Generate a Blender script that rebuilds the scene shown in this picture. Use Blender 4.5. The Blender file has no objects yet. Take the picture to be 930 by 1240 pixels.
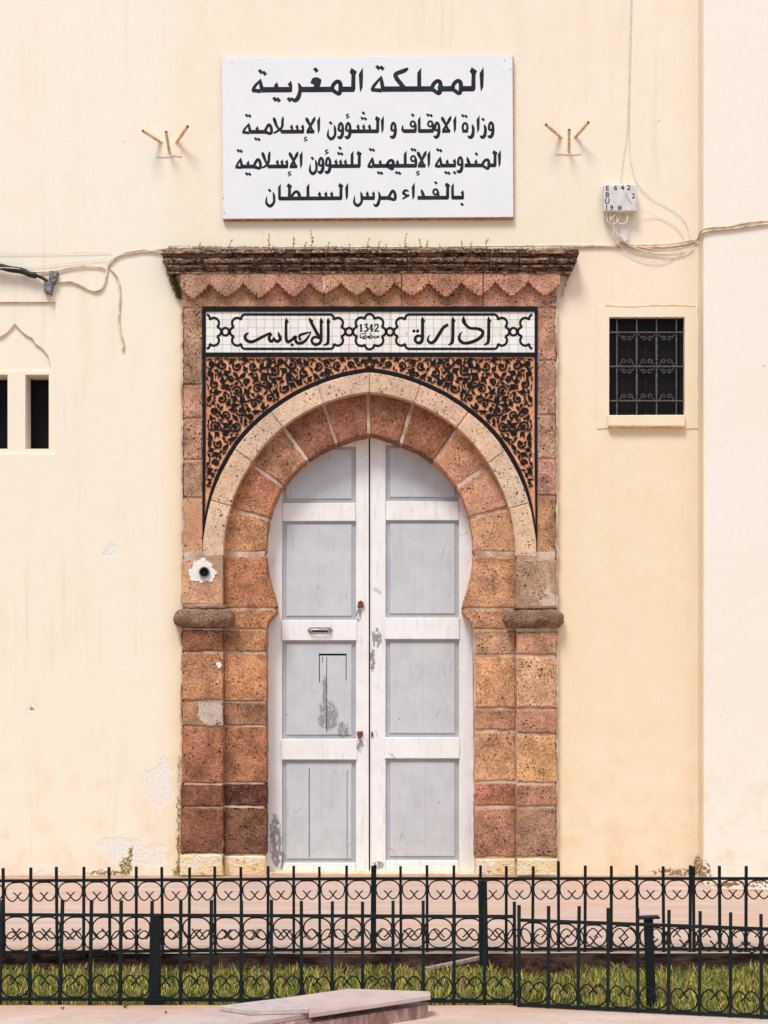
import bpy, bmesh, math, random
import numpy as np
from mathutils import Vector, noise as mnoise
from mathutils.geometry import tessellate_polygon
R = math.radians
rng = random.Random(7)
scene = bpy.context.scene
C = scene.collection

# ------------------------------------------------------------------ camera, sky, sun, exposure
DIST, FOC, CX, HY, EYE = 12.0, 1800.0, 465.0, 826.0, 1.56   # metres / photo pixels
cd = bpy.data.cameras.new('camera'); cam = bpy.data.objects.new('camera', cd); C.objects.link(cam)
cam.location = (0, -DIST, EYE); cam.rotation_euler = (R(90), 0, 0)
cd.sensor_fit = 'HORIZONTAL'; cd.sensor_width = 36; cd.lens = FOC / 930 * 36
cd.shift_y = (HY - 620) / 930; cd.clip_end = 2000
scene.camera = cam
SUN_EL, SUN_AZ = 58, -26          # elevation, azimuth from straight in front of the facade (negative = from the left)
world = bpy.data.worlds.new('World'); scene.world = world; world.use_nodes = True
nt = world.node_tree
sky = nt.nodes.new('ShaderNodeTexSky'); sky.sky_type = 'NISHITA'; sky.sun_disc = False
sky.sun_elevation = R(SUN_EL); sky.sun_rotation = R(180 + SUN_AZ)
sky.dust_density = 2.5; sky.air_density = 1.0; sky.ozone_density = 1.0
bg = nt.nodes['Background']; bg.inputs[1].default_value = 0.10
nt.links.new(sky.outputs[0], bg.inputs[0])
sd = bpy.data.lights.new('sun', 'SUN'); sun = bpy.data.objects.new('sun', sd); C.objects.link(sun)
sd.energy = 2.2; sd.angle = R(18); sd.color = (1.0, 0.985, 0.945)
sun.rotation_euler = (R(90 - SUN_EL), 0, R(SUN_AZ))
sun.location = (-3, -8, 10)
vs = scene.view_settings
vs.view_transform = 'Standard'; vs.look = 'None'; vs.gamma = 1; vs.exposure = 0.43

# ------------------------------------------------------------------ helpers
def P(px, py, d=0.0):
    """photo pixel -> point on the plane d metres in front of the facade"""
    k = (DIST - d) / FOC
    return (( px - CX) * k, -d, EYE + (HY - py) * k)

def G(px, py, z=0.0):
    """photo pixel -> point on the ground plane of height z"""
    dist = FOC * (EYE - z) / (py - HY)
    return ((px - CX) * dist / FOC, dist - DIST, z)

def tag(o, label=None, cat=None, group=None, kind=None):
    if label: o['label'] = label
    if cat: o['category'] = cat
    if group: o['group'] = group
    if kind: o['kind'] = kind
    return o

def empty(name, loc=(0, 0, 0), rz=0, parent=None):
    o = bpy.data.objects.new(name, None); C.objects.link(o)
    o.location = loc; o.rotation_euler = (0, 0, rz); o.empty_display_size = 0.1
    if parent: o.parent = parent
    return o

def link(name, me, parent=None, col=None):
    o = bpy.data.objects.new(name, me); C.objects.link(o)
    if parent:
        o.parent = parent
        if parent.type == 'MESH' or True:
            pass
    if col: o.color = (*col, 1)
    return o

def mesh(name, verts, faces, mat, smooth=False):
    me = bpy.data.meshes.new(name); me.from_pydata(verts, [], faces); me.update()
    if mat: me.materials.append(mat)
    if smooth:
        me.polygons.foreach_set('use_smooth', [True] * len(me.polygons))
    return me

def obj(name, verts, faces, mat, parent=None, col=None, smooth=False):
    return link(name, mesh(name, verts, faces, mat, smooth), parent, col)

class MB:
    def __init__(s): s.v = []; s.f = []
    def add(s, v, f):
        n = len(s.v); s.v += [tuple(a) for a in v]; s.f += [tuple(i + n for i in q) for q in f]
    def box(s, x0, x1, y0, y1, z0, z1):
        v = [(x0,y0,z0),(x1,y0,z0),(x1,y1,z0),(x0,y1,z0),(x0,y0,z1),(x1,y0,z1),(x1,y1,z1),(x0,y1,z1)]
        s.add(v, [(0,3,2,1),(4,5,6,7),(0,1,5,4),(1,2,6,5),(2,3,7,6),(3,0,4,7)])
    def tube(s, pts, r, n=6, cap=True, rf=None):
        pts = [Vector(p) for p in pts]; m = len(pts); rings = []
        t = (pts[1] - pts[0]).normalized()
        u = t.orthogonal().normalized()
        for i, p in enumerate(pts):
            a = pts[max(i-1, 0)]; b = pts[min(i+1, m-1)]
            if (b - a).length > 1e-9: t = (b - a).normalized()
            u = (u - t * u.dot(t)).normalized(); w = t.cross(u)
            rr = r if rf is None else rf(i / (m - 1)) * r
            rings.append([p + (u * math.cos(k*2*math.pi/n) + w * math.sin(k*2*math.pi/n)) * rr for k in range(n)])
        v = [q for g in rings for q in g]; f = []
        for i in range(m - 1):
            for k in range(n):
                f.append((i*n+k, i*n+(k+1) % n, (i+1)*n+(k+1) % n, (i+1)*n+k))
        if cap: f.append(tuple(range(n-1, -1, -1))); f.append(tuple((m-1)*n+k for k in range(n)))
        s.add(v, f)
    def build(s, name, mat, parent=None, col=None, smooth=False):
        return obj(name, s.v, s.f, mat, parent, col, smooth)

def catmull(pts, n=6):
    if len(pts) < 3: return [tuple(p) for p in pts]
    out = []; m = len(pts)
    for i in range(m - 1):
        p0 = pts[max(i-1, 0)]; p1 = pts[i]; p2 = pts[i+1]; p3 = pts[min(i+2, m-1)]
        for k in range(n):
            t = k / n
            out.append(tuple(0.5*((2*b)+(-a+c)*t+(2*a-5*b+4*c-d)*t*t+(-a+3*b-3*c+d)*t**3) for a, b, c, d in zip(p0, p1, p2, p3)))
    out.append(tuple(pts[-1])); return out

def area2(p): return sum(p[i][0]*p[(i+1) % len(p)][1]-p[(i+1) % len(p)][0]*p[i][1] for i in range(len(p)))

def tri2(poly, holes=()):
    loops = [[Vector((a, b, 0)) for a, b in poly]] + [[Vector((a, b, 0)) for a, b in h] for h in holes]
    return tessellate_polygon(loops)

def inset2(poly, d):
    """poly counter-clockwise; move every vertex inwards by d (simple mitre)"""
    n = len(poly); out = []
    for i in range(n):
        a = Vector(poly[i-1]); b = Vector(poly[i]); c = Vector(poly[(i+1) % n])
        e1 = (b-a).normalized() if (b-a).length > 1e-9 else Vector((1, 0))
        e2 = (c-b).normalized() if (c-b).length > 1e-9 else e1
        n1 = Vector((-e1.y, e1.x)); n2 = Vector((-e2.y, e2.x))
        m = n1 + n2
        if m.length < 1e-6: m = n1
        m.normalize(); k = d / max(0.5, m.dot(n1))
        out.append((b.x + m.x*k, b.y + m.y*k))
    return out

def resample(poly, step):
    out = []; n = len(poly)
    for i in range(n):
        a = poly[i]; b = poly[(i+1) % n]; L = math.hypot(b[0]-a[0], b[1]-a[1]); k = max(1, int(round(L/step)))
        for j in range(k): out.append((a[0]+(b[0]-a[0])*j/k, a[1]+(b[1]-a[1])*j/k))
    return out

def slab_xz(poly, y0, y1, bevel=0.0, jit=0.0, step=None, seed=0.0, front_jit=0.0):
    """solid from an outline in metres (x,z); front at y0 (towards camera), back at y1"""
    if area2(poly) < 0: poly = poly[::-1]
    if step: poly = resample(poly, step)
    if jit:
        q = []
        for (x, z) in poly:
            v = Vector((x*28+seed, z*28, seed)); w = Vector((x*9+seed, z*9, seed+5))
            q.append((x + jit*(mnoise.noise(v)+.8*mnoise.noise(w)), z + jit*(mnoise.noise(v+Vector((9, 3, 1)))+.8*mnoise.noise(w+Vector((4, 1, 7))))))
        poly = q
    n = len(poly); v = []; f = []
    if bevel:
        inn = inset2(poly, bevel); ta = tb = 0; mx = mz = 0
        if jit > .0028 and y1-y0 > .08:
            mx = sum(p[0] for p in poly)/n; mz = sum(p[1] for p in poly)/n; ta = math.sin(seed*7.3)*.022; tb = math.sin(seed*3.1+1)*.022
        v += [(x, y0+ta*(x-mx)+tb*(z-mz)+.35*jit*mnoise.noise(Vector((x*20, z*20, seed))), z) for x, z in inn] + [(x, y0+bevel*.9, z) for x, z in poly] + [(x, y1, z) for x, z in poly]
        for i in range(n):
            j = (i+1) % n
            f.append((i, i+n, j+n, j)); f.append((i+n, i+2*n, j+2*n, j+n))
        base = inn
    else:
        v += [(x, y0, z) for x, z in poly] + [(x, y1, z) for x, z in poly]
        for i in range(n):
            j = (i+1) % n; f.append((i, i+n, j+n, j))
        base = poly
    for t in tri2(base):
        a = [base[i] for i in t]
        f.append(tuple(t) if area2(a) > 0 else tuple(t[::-1]))
    return v, f

def slab(name, pxpoly, d0, d1, mat, parent=None, col=None, bevel=0.0, jit=0.0, step=None, seed=None):
    """outline in photo pixels (at the front plane); front d0, back d1 metres proud of the facade"""
    pts = [P(x, y, d0) for x, y in pxpoly]
    v, f = slab_xz([(p[0], p[2]) for p in pts], -d0, -d1, bevel, jit, step, rng.random()*50 if seed is None else seed)
    return obj(name, v, f, mat, parent, col)

def rect(x0, y0, x1, y1): return [(x0, y0), (x1, y0), (x1, y1), (x0, y1)]

# ------------------------------------------------------------------ material helpers
class M:
    def __init__(s, name, rough=0.8, spec=0.3, metal=0.0):
        s.m = bpy.data.materials.new(name); s.m.use_nodes = True; s.t = s.m.node_tree
        s.b = s.t.nodes['Principled BSDF']; s.b.inputs['Roughness'].default_value = rough
        s.b.inputs['Specular IOR Level'].default_value = spec; s.b.inputs['Metallic'].default_value = metal
        s.g = s.node('ShaderNodeNewGeometry').outputs['Position']
        s.oi = None
    def node(s, t): return s.t.nodes.new(t)
    def put(s, sock, v):
        if isinstance(v, bpy.types.NodeSocket): s.t.links.new(v, sock)
        elif isinstance(v, (tuple, list)) and len(v) == 3 and sock.type == 'RGBA': sock.default_value = (*v, 1)
        else: sock.default_value = v
    def noise(s, scale, detail=4, rough=.55, vec=None, stretch=None, col=False, dist=0.0):
        n = s.node('ShaderNodeTexNoise'); n.inputs['Scale'].default_value = scale
        n.inputs['Detail'].default_value = detail; n.inputs['Roughness'].default_value = rough; n.inputs['Distortion'].default_value = dist
        s.t.links.new(s.map(stretch, vec), n.inputs['Vector'])
        return n.outputs['Color' if col else 'Fac']
    def map(s, stretch=None, vec=None, off=(0, 0, 0)):
        v = vec or s.g
        if stretch is None and off == (0, 0, 0): return v
        m = s.node('ShaderNodeMapping'); m.inputs['Scale'].default_value = stretch or (1, 1, 1); m.inputs['Location'].default_value = off
        s.t.links.new(v, m.inputs['Vector']); return m.outputs[0]
    def vor(s, scale, feat='F1', vec=None, rnd=1.0, stretch=None):
        n = s.node('ShaderNodeTexVoronoi'); n.feature = feat; n.inputs['Scale'].default_value = scale; n.inputs['Randomness'].default_value = rnd
        s.t.links.new(s.map(stretch, vec), n.inputs['Vector']); return n.outputs['Distance']
    def warp(s, amt, scale):
        n = s.noise(scale, 3, col=True)
        a = s.node('ShaderNodeVectorMath'); a.operation = 'SUBTRACT'; s.t.links.new(n, a.inputs[0]); a.inputs[1].default_value = (.5, .5, .5)
        b = s.node('ShaderNodeVectorMath'); b.operation = 'SCALE'; s.t.links.new(a.outputs[0], b.inputs[0]); b.inputs['Scale'].default_value = amt
        c = s.node('ShaderNodeVectorMath'); s.t.links.new(s.g, c.inputs[0]); s.t.links.new(b.outputs[0], c.inputs[1]); return c.outputs[0]
    def ramp(s, f, a, b, lo=0.0, hi=1.0):
        n = s.node('ShaderNodeMapRange'); n.interpolation_type = 'SMOOTHSTEP'
        s.put(n.inputs[0], f); n.inputs[1].default_value = a; n.inputs[2].default_value = b
        n.inputs[3].default_value = lo; n.inputs[4].default_value = hi; return n.outputs[0]
    def math(s, op, a, b=0.0):
        n = s.node('ShaderNodeMath'); n.operation = op; s.put(n.inputs[0], a); s.put(n.inputs[1], b); return n.outputs[0]
    def mix(s, f, a, b, mode='MIX'):
        n = s.node('ShaderNodeMix'); n.data_type = 'RGBA'; n.blend_type = mode
        s.put(n.inputs[0], f); s.put(n.inputs[6], a); s.put(n.inputs[7], b); return n.outputs[2]
    def xyz(s, vec=None):
        n = s.node('ShaderNodeSeparateXYZ'); s.t.links.new(vec or s.g, n.inputs[0]); return n.outputs
    def objcol(s): 
        n = s.node('ShaderNodeObjectInfo'); return n.outputs['Color'], n.outputs['Random']
    def blob(s, px, py, rx, ry, vec=None, soft=.35):
        """1 inside a ragged ellipse on the facade, 0 outside (photo pixels)"""
        c = P(px, py); x, y, z = s.xyz(vec)
        k = DIST/FOC
        a = s.math('DIVIDE', s.math('SUBTRACT', x, c[0]), rx*k); b = s.math('DIVIDE', s.math('SUBTRACT', z, c[2]), ry*k)
        r = s.math('ADD', s.math('MULTIPLY', a, a), s.math('MULTIPLY', b, b))
        return s.ramp(r, 1.0+soft, 1.0-soft)
    def bump(s, h, strength=.5, dist=.01, prev=None):
        n = s.node('ShaderNodeBump'); n.inputs['Strength'].default_value = strength; n.inputs['Distance'].default_value = dist
        s.put(n.inputs['Height'], h)
        if prev is not None: s.t.links.new(prev, n.inputs['Normal'])
        s.t.links.new(n.outputs[0], s.b.inputs['Normal']); return n.outputs[0]
    def col(s, c): s.put(s.b.inputs['Base Color'], c); return s
    def rough(s, c): s.put(s.b.inputs['Roughness'], c); return s

def simple(name, c, rough=.7, spec=.3, metal=0.0, var=.15, scale=20, bump=0.0):
    m = M(name, rough, spec, metal); n = m.noise(scale, 4)
    m.col(m.mix(m.ramp(n, .3, .7), tuple(x*(1-var) for x in c), tuple(min(1, x*(1+var)) for x in c)))
    if bump: m.bump(n, .5, bump)
    return m.m

# plaster wall: cream lime wash, blotches, flaked patches and dirt where the facade shows them
m = M('cream_plaster', .9, .15)
big = m.noise(.9, 5, .6); mid = m.noise(4.5, 5, .65); fine = m.noise(60, 3); streak = m.noise(3.2, 4, .6, stretch=(1.6, 1, .25))
CREAM = (.825, .748, .595); PALE = (.825, .775, .67); OCHRE = (.80, .655, .47)
x, y, z = m.xyz()
c = m.mix(m.math('MULTIPLY', m.ramp(big, .3, .7, .45, 1), m.ramp(z, 3.6, 6.0, .25, 1)), CREAM, PALE)
warmR = m.math('MULTIPLY', m.ramp(x, 2.05, 1.42), m.ramp(x, 1.2, 1.3))
warmR = m.math('MULTIPLY', warmR, m.ramp(z, 4.9, 2.9, .35, 1))
lowR = m.math('MULTIPLY', m.math('MULTIPLY', m.ramp(x, 1.2, 1.35), m.ramp(x, 2.6, 2.5)), m.ramp(z, 4.4, .8, .1, .5))
warmL = m.math('MULTIPLY', m.ramp(x, -1.85, -1.63), m.ramp(z, 5.6, 2.8, .3, .75))
warmA = m.math('MAXIMUM', m.math('MAXIMUM', warmR, lowR), warmL)
c = m.mix(m.math('MULTIPLY', warmA, m.ramp(mid, .2, .7, .45, 1)), c, (.82, .64, .40))
c = m.mix(m.math('MULTIPLY', m.ramp(streak, .52, .75), .4), c, OCHRE)
rs = m.noise(11, 5, .65, stretch=(1.6, 1, .07)); c = m.mix(m.math('MULTIPLY', m.math('MULTIPLY', m.ramp(rs, .52, .72), m.ramp(m.noise(1.3, 3), .42, .62)), .28), c, (.62, .50, .36))
c = m.mix(m.ramp(x, 2.53, 2.56), c, m.mix(m.ramp(big, .3, .7), (.82, .76, .645), (.83, .78, .69)))
lowd = m.math('MULTIPLY', m.ramp(z, 1.6, 0.0), m.ramp(mid, .45, .75)); c = m.mix(m.math('MULTIPLY', lowd, .5), c, (.74, .50, .27))
wv = m.warp(.22, 9); wv2 = m.warp(.10, 26)
flake = None
for (px_, py_, rx, ry) in ((192, 952, 17, 26), (200, 935, 10, 18), (152, 1034, 24, 18), (184, 1035, 22, 14), (128, 1022, 14, 7), (60, 1062, 30, 5), (135, 665, 5, 10), (36, 858, 6, 3)):
    b_ = m.blob(px_, py_, rx, ry, wv, .25); flake = b_ if flake is None else m.math('MAXIMUM', flake, b_)
flake = m.math('MULTIPLY', flake, m.ramp(m.noise(30, 4), .34, .42))
c = m.mix(flake, c, m.mix(m.ramp(fine, .3, .7), (.72, .66, .58), (.84, .80, .74)))
moss = None
for (px_, py_, rx, ry) in ((153, 1050, 7, 12), (158, 1035, 3, 10), (130, 1057, 26, 2.5), (215, 1058, 6, 8), (216, 1010, 1.4, 50)):
    b_ = m.blob(px_, py_, rx, ry, wv2, .3); moss = b_ if moss is None else m.math('MAXIMUM', moss, b_)
moss = m.math('MULTIPLY', moss, m.ramp(m.noise(55, 3), .38, .5))
c = m.mix(moss, c, m.mix(fine, (.10, .075, .02), (.36, .27, .06)))
dirt = None
for (px_, py_, rx, ry) in ((822, 1056, 34, 4.5), (846, 1048, 7, 11), (700, 1064, 26, 3), (38, 858, 4, 1.8), (780, 1066, 60, 3), (900, 1066, 60, 4)):
    b_ = m.blob(px_, py_, rx, ry, wv2, .3); dirt = b_ if dirt is None else m.math('MAXIMUM', dirt, b_)
dirt = m.math('MULTIPLY', dirt, m.ramp(m.noise(40, 4), .42, .52))
c = m.mix(dirt, c, m.mix(fine, (.13, .07, .04), (.40, .26, .14)))
pit = m.math('MULTIPLY', m.ramp(m.vor(5, vec=m.warp(.3, 2)), .045, .03), m.ramp(m.noise(2, 2), .5, .6))
c = m.mix(m.math('MULTIPLY', pit, .8), c, (.42, .19, .07))
rust = m.math('MULTIPLY', m.ramp(m.noise(20, 6, .7), .655, .72), m.ramp(m.noise(1.6, 3), .5, .65)); c = m.mix(m.math('MULTIPLY', rust, .6), c, (.60, .33, .14))
crk = m.math('MULTIPLY', m.ramp(m.vor(1.3, 'DISTANCE_TO_EDGE', m.warp(.5, 2.5)), .006, .0), m.ramp(m.noise(1.1, 3), .52, .66))
c = m.mix(m.math('MULTIPLY', crk, .12), c, (.52, .32, .16))
m.col(c)
h = m.math('ADD', m.math('MULTIPLY', mid, .6), m.math('MULTIPLY', fine, .12)); h = m.math('SUBTRACT', h, m.math('MULTIPLY', flake, .45))
h = m.math('SUBTRACT', h, m.math('MULTIPLY', crk, .08)); h = m.math('ADD', h, m.math('MULTIPLY', big, .8)); h = m.math('ADD', h, m.math('MULTIPLY', m.noise(7, 5, .65, stretch=(1.3, 1, .6), dist=1.2), .7))
m.bump(h, .6, .008)
PLASTER = m.m

# stone: colour from the object, pores as dark pits, strong relief
def stone_mat(name, pores=1.0, rel=.012, blot=.35, pscale=42, grit=1.0):
    m = M(name, .92, .12); oc, rnd = m.objcol()
    n1 = m.noise(7, 5, .6); n2 = m.noise(58, 4, .7); n3 = m.noise(230, 2, .7)
    k = m.math('ADD', m.ramp(n1, .3, .7, 1-blot, 1+blot*.7), m.ramp(n3, .32, .68, -.38*grit, .38*grit))
    k = m.math('MULTIPLY', k, m.ramp(n2, .32, .68, 1-.34*grit, 1+.36*grit))
    mul = m.node('ShaderNodeVectorMath'); mul.operation = 'SCALE'; m.t.links.new(oc, mul.inputs[0]); m.put(mul.inputs['Scale'], k)
    c = mul.outputs[0]
    soot = m.math('MULTIPLY', m.ramp(m.noise(2.6, 5, .65), .42, .68), .42*min(1, grit+.15)); drip = m.math('MULTIPLY', m.ramp(m.noise(9, 4, .6, stretch=(1.8, 1, .22)), .5, .72), .34*min(1, grit+.1))
    c = m.mix(m.math('MAXIMUM', soot, drip), c, m.mix(.62, c, (.07, .035, .025)))
    c = m.mix(m.math('MULTIPLY', m.ramp(m.noise(11, 4, .6), .56, .7), .45), c, m.mix(.5, c, (.62, .42, .28)))
    c = m.mix(m.math('MULTIPLY', m.ramp(m.noise(85, 2, .6), .60, .68), .45), c, (.72, .50, .34))
    w = m.warp(.02, 60)
    pm = m.ramp(m.noise(5, 3), .38, .6, .25, 1)
    p1 = m.math('MULTIPLY', m.ramp(m.vor(pscale, vec=w), .36, .27), m.ramp(m.noise(pscale*.9, 1), .55, .585))
    p2 = m.math('MULTIPLY', m.ramp(m.vor(pscale*1.9, vec=w), .38, .27), m.ramp(m.noise(pscale*1.6, 1), .56, .60))
    p = m.math('MULTIPLY', m.math('MAXIMUM', p1, m.math('MULTIPLY', p2, .9)), m.math('MULTIPLY', pm, pores))
    c = m.mix(m.math('MULTIPLY', p, .95), c, (.03, .012, .007))
    m.col(c)
    h = m.math('ADD', m.math('MULTIPLY', n2, .9), m.math('MULTIPLY', n3, .45)); h = m.math('SUBTRACT', h, m.math('MULTIPLY', p, 1.1)); h = m.math('ADD', h, m.math('MULTIPLY', n1, .8))
    m.bump(h, 1.0, rel); return m.m
STONE = stone_mat('pitted_red_stone', 1.0, .013)
ROUGH = stone_mat('hammered_stone', .9, .022, .4, 34)
SMOOTHST = stone_mat('dressed_pale_stone', .95, .006, .14, 34, .36)
MID = stone_mat('fine_orange_stone', 1.0, .010, .22, 38, .75)

def dark_stone():
    m = M('weathered_cornice_stone', .95, .1); oc, rnd = m.objcol()
    n1 = m.noise(5, 6, .7); n2 = m.noise(50, 4, .7); n3 = m.noise(22, 5, .7, stretch=(.5, 1, 1.6))
    mul = m.node('ShaderNodeVectorMath'); mul.operation = 'SCALE'; m.t.links.new(oc, mul.inputs[0]); m.put(mul.inputs['Scale'], m.ramp(n2, .25, .75, .55, 1.45))
    c = mul.outputs[0]
    c = m.mix(m.math('MULTIPLY', m.ramp(n3, .40, .56), .92), c, (.022, .015, .012))
    c = m.mix(m.math('MULTIPLY', m.ramp(m.noise(48, 3, .65), .54, .64), .75), c, (.58, .40, .29))
    m.col(c); m.bump(m.math('ADD', n2, m.math('MULTIPLY', n3, .8)), 1, .014); return m.m
DARKST = dark_stone()
MORTAR = simple('pale_mortar', (.60, .42, .30), .95, .1, var=.3, scale=35, bump=.01)
m = M('whitish_mortar', .95, .1); n = m.noise(30, 4, .7); m.col(m.mix(m.ramp(m.noise(5, 3), .42, .58), m.mix(n, (.34, .20, .13), (.50, .33, .23)), m.mix(n, (.50, .37, .28), (.74, .60, .49)))); m.bump(n, 1, .012); MORTARW = m.m; MORTAR = m.m
BLACKJ = simple('dark_joint', (.05, .03, .02), .95, .1, var=.3, scale=35, bump=.01)
WHITEPL = simple('white_plaster_patch', (.80, .76, .70), .9, .1, var=.1, scale=60, bump=.012)

# limewashed base blocks: cream wash flaking off
m = M('limewashed_base', .9, .15); n = m.noise(14, 6, .7); n2 = m.noise(60, 3)
c = m.mix(m.ramp(m.noise(9, 3), .35, .65), (.82, .72, .56), (.82, .62, .32)); c = m.mix(m.ramp(n, .56, .64), c, (.50, .28, .13)); c = m.mix(m.ramp(n2, .68, .74), c, (.16, .08, .04))
m.col(c); m.bump(m.math('SUBTRACT', n2, m.math('MULTIPLY', n, 1.2)), 1, .012); LIME = m.m

m = M('white_glazed_tile', .28, .5); oc, rnd = m.objcol()
k = m.ramp(rnd, 0, 1, .93, 1.03); v = m.node('ShaderNodeVectorMath'); v.operation = 'SCALE'; v.inputs[0].default_value = (.80, .77, .71); m.put(v.inputs['Scale'], k)
c = m.mix(m.math('MULTIPLY', m.ramp(m.noise(30, 4, .7), .6, .72), .6), v.outputs[0], (.45, .33, .22)); m.col(c); m.bump(m.noise(18, 2), .2, .004); TILE = m.m
m = M('black_glaze', .6, .12); n = m.noise(60, 4, .7)
m.col(m.mix(m.math('MULTIPLY', m.ramp(n, .70, .78), .7), m.mix(m.noise(20, 2), (.004, .004, .006), (.012, .013, .016)), (.30, .16, .09))); m.bump(n, .4, .004); BLACK = m.m
m = M('terracotta_ground', .85, .2); n = m.noise(25, 4); m.col(m.mix(m.ramp(n, .3, .7), (.56, .21, .10), (.82, .43, .24))); m.bump(m.noise(90, 3), .6, .004); TERRA = m.m
GROUT = simple('brown_grout', (.36, .22, .13), .95, .1, var=.3, scale=60)

def paint(name, c, c2, chip, lowchip=.0):
    m = M(name, .55, .35); n = m.noise(30, 5, .7); x, y, z = m.xyz()
    grain = m.noise(40, 3, .6, stretch=(1.6, 1, .12)); st = m.noise(7, 4, .65)
    cc = m.mix(m.ramp(st, .3, .7), c, c2)
    cc = m.mix(m.math('MULTIPLY', m.ramp(m.noise(12, 5, .7), .58, .72), .28), cc, tuple(a*.62 for a in c2))
    low = m.ramp(z, .75, .1)
    f = m.math('ADD', n, m.math('MULTIPLY', low, lowchip))
    f = m.math('ADD', f, m.math('MULTIPLY', m.math('SUBTRACT', m.noise(3.5, 2), .5), .3))
    ch = m.ramp(f, chip, chip+.02)
    for (px_, py_, rx, ry) in ((331, 1020, 7, 30), (336, 1045, 8, 12), (456, 772, 6, 12), (434, 744, 4, 8), (396, 868, 12, 18), (392, 845, 3, 26), (415, 885, 7, 10), (458, 1052, 8, 5), (451, 800, 3, 14), (436, 905, 4, 9)):
        ch = m.math('MAXIMUM', ch, m.math('MULTIPLY', m.blob(px_, py_, rx, ry, m.warp(.07, 24), .3), m.ramp(m.noise(38, 4, .7, stretch=(1, 1, .45)), .43, .48)))
    cc = m.mix(m.math('MULTIPLY', m.ramp(m.noise(16, 5, .7, stretch=(1.8, 1, .2)), .55, .72), .38), cc, (.40, .36, .33))
    cc = m.mix(m.math('MULTIPLY', m.ramp(m.vor(2.6, 'DISTANCE_TO_EDGE', m.warp(.05, 9), stretch=(3.4, 1, .28)), .012, .0), m.ramp(m.noise(5, 2), .54, .66, 0, .45)), cc, (.14, .12, .11))
    dot = m.math('MULTIPLY', m.ramp(m.vor(9, vec=m.warp(.2, 3)), .05, .035), m.ramp(m.noise(4, 2), .42, .5))
    cc = m.mix(ch, cc, m.mix(m.noise(90, 2), (.20, .20, .20), (.36, .35, .34)))
    cc = m.mix(m.math('MULTIPLY', dot, .85), cc, (.13, .06, .04))
    m.col(cc); h = m.math('SUBTRACT', m.math('MULTIPLY', grain, .5), ch); m.bump(h, .5, .006); return m.m
WPAINT = paint('chipped_white_paint', (.78, .755, .725), (.84, .82, .80), .80, .05)
GPAINT = paint('grey_blue_door_paint', (.50, .512, .528), (.565, .575, .585), .78, .04)
GEDGE = paint('darker_grey_moulding', (.37, .385, .41), (.43, .445, .465), .78, .04)  # panel margins, a step darker than the panel fields
CRACK = simple('dark_gap', (.015, .012, .012), .95, .05)
IRON = None
m = M('dark_green_iron_paint', .65, .12); n = m.noise(25, 4, .7)
m.col(m.mix(m.ramp(n, .64, .76), m.mix(m.noise(8, 2), (.006, .009, .009), (.015, .020, .020)), (.055, .042, .032))); m.bump(n, .5, .004); IRON = m.m
GRILLE = simple('grey_rusty_grille', (.10, .085, .075), .6, .3, var=.4, scale=40)
DARKIN = simple('dark_interior', (.012, .012, .013), .9, .1)
m = M('dark_window_glass', .3, .05); m.col(m.mix(m.noise(3, 2), (.008, .008, .010), (.014, .014, .016))); GLASS = m.m
m = M('white_sign_enamel', .5, .15); n = m.noise(5, 4); m.col(m.mix(m.ramp(n, .3, .75), (.735, .755, .765), (.77, .785, .79))); m.bump(m.noise(3, 2), .15, .01); SIGNW = m.m
INK = simple('black_sign_lettering', (.022, .026, .034), .7, .08, var=.25, scale=15)
SIGNEDGE = simple('brown_sign_edge', (.40, .20, .09), .7, .3, var=.4, scale=30)
TUBEM = simple('ochre_painted_tube', (.74, .50, .30), .7, .25, var=.25, scale=30)
CABLE = simple('cream_painted_cable', (.66, .50, .36), .7, .25, var=.35, scale=14)
CABLEW = simple('white_wire', (.72, .63, .54), .6, .3, var=.2, scale=20)
CABLEK = simple('black_taped_cable', (.02, .02, .022), .6, .3, var=.4, scale=40, bump=.01)
BOXG = simple('grey_white_plastic_box', (.62, .60, .57), .5, .35, var=.12, scale=18)
RUST = simple('rusty_iron', (.16, .06, .03), .8, .3, var=.6, scale=70)
BRASS = simple('worn_metal_handle', (.36, .32, .28), .4, .5, .6, var=.5, scale=80)

m = M('pink_paving_stone', .75, .25); st = m.noise(3.2, 6, .65, stretch=(.35, 2.6, 1), dist=.6); n = m.noise(1.6, 5, .6); f = m.noise(60, 3); g2 = m.noise(9, 5, .7)
c = m.mix(m.ramp(st, .30, .70), (.46, .33, .27), (.58, .45, .38)); c = m.mix(m.math('MULTIPLY', m.ramp(n, .42, .68), .6), c, (.58, .37, .255))
c = m.mix(m.math('MULTIPLY', m.ramp(g2, .58, .7), .4), c, (.36, .21, .15)); c = m.mix(m.math('MULTIPLY', m.ramp(m.vor(14, vec=m.warp(.1, 5)), .07, .04), .7), c, (.10, .05, .04))
x, y, z = m.xyz(); c = m.mix(m.math('MULTIPLY', m.ramp(y, -.55, -.12), m.ramp(g2, .35, .6, .3, .85)), c, (.42, .235, .15))
m.col(c); m.bump(m.math('ADD', st, m.math('MULTIPLY', f, .25)), .6, .014); PAVE = m.m
m = M('sandy_paving', .85, .2); n = m.noise(2.2, 6, .65, stretch=(.7, 1.4, 1)); g2 = m.noise(14, 5, .7)
c = m.mix(m.ramp(n, .35, .65), (.52, .38, .31), (.64, .51, .44)); c = m.mix(m.math('MULTIPLY', m.ramp(g2, .52, .66), .55), c, (.56, .33, .22)); c = m.mix(m.math('MULTIPLY', m.ramp(m.vor(22, vec=m.warp(.1, 5)), .07, .05), m.ramp(n, .45, .55)), c, (.12, .06, .04))
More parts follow.
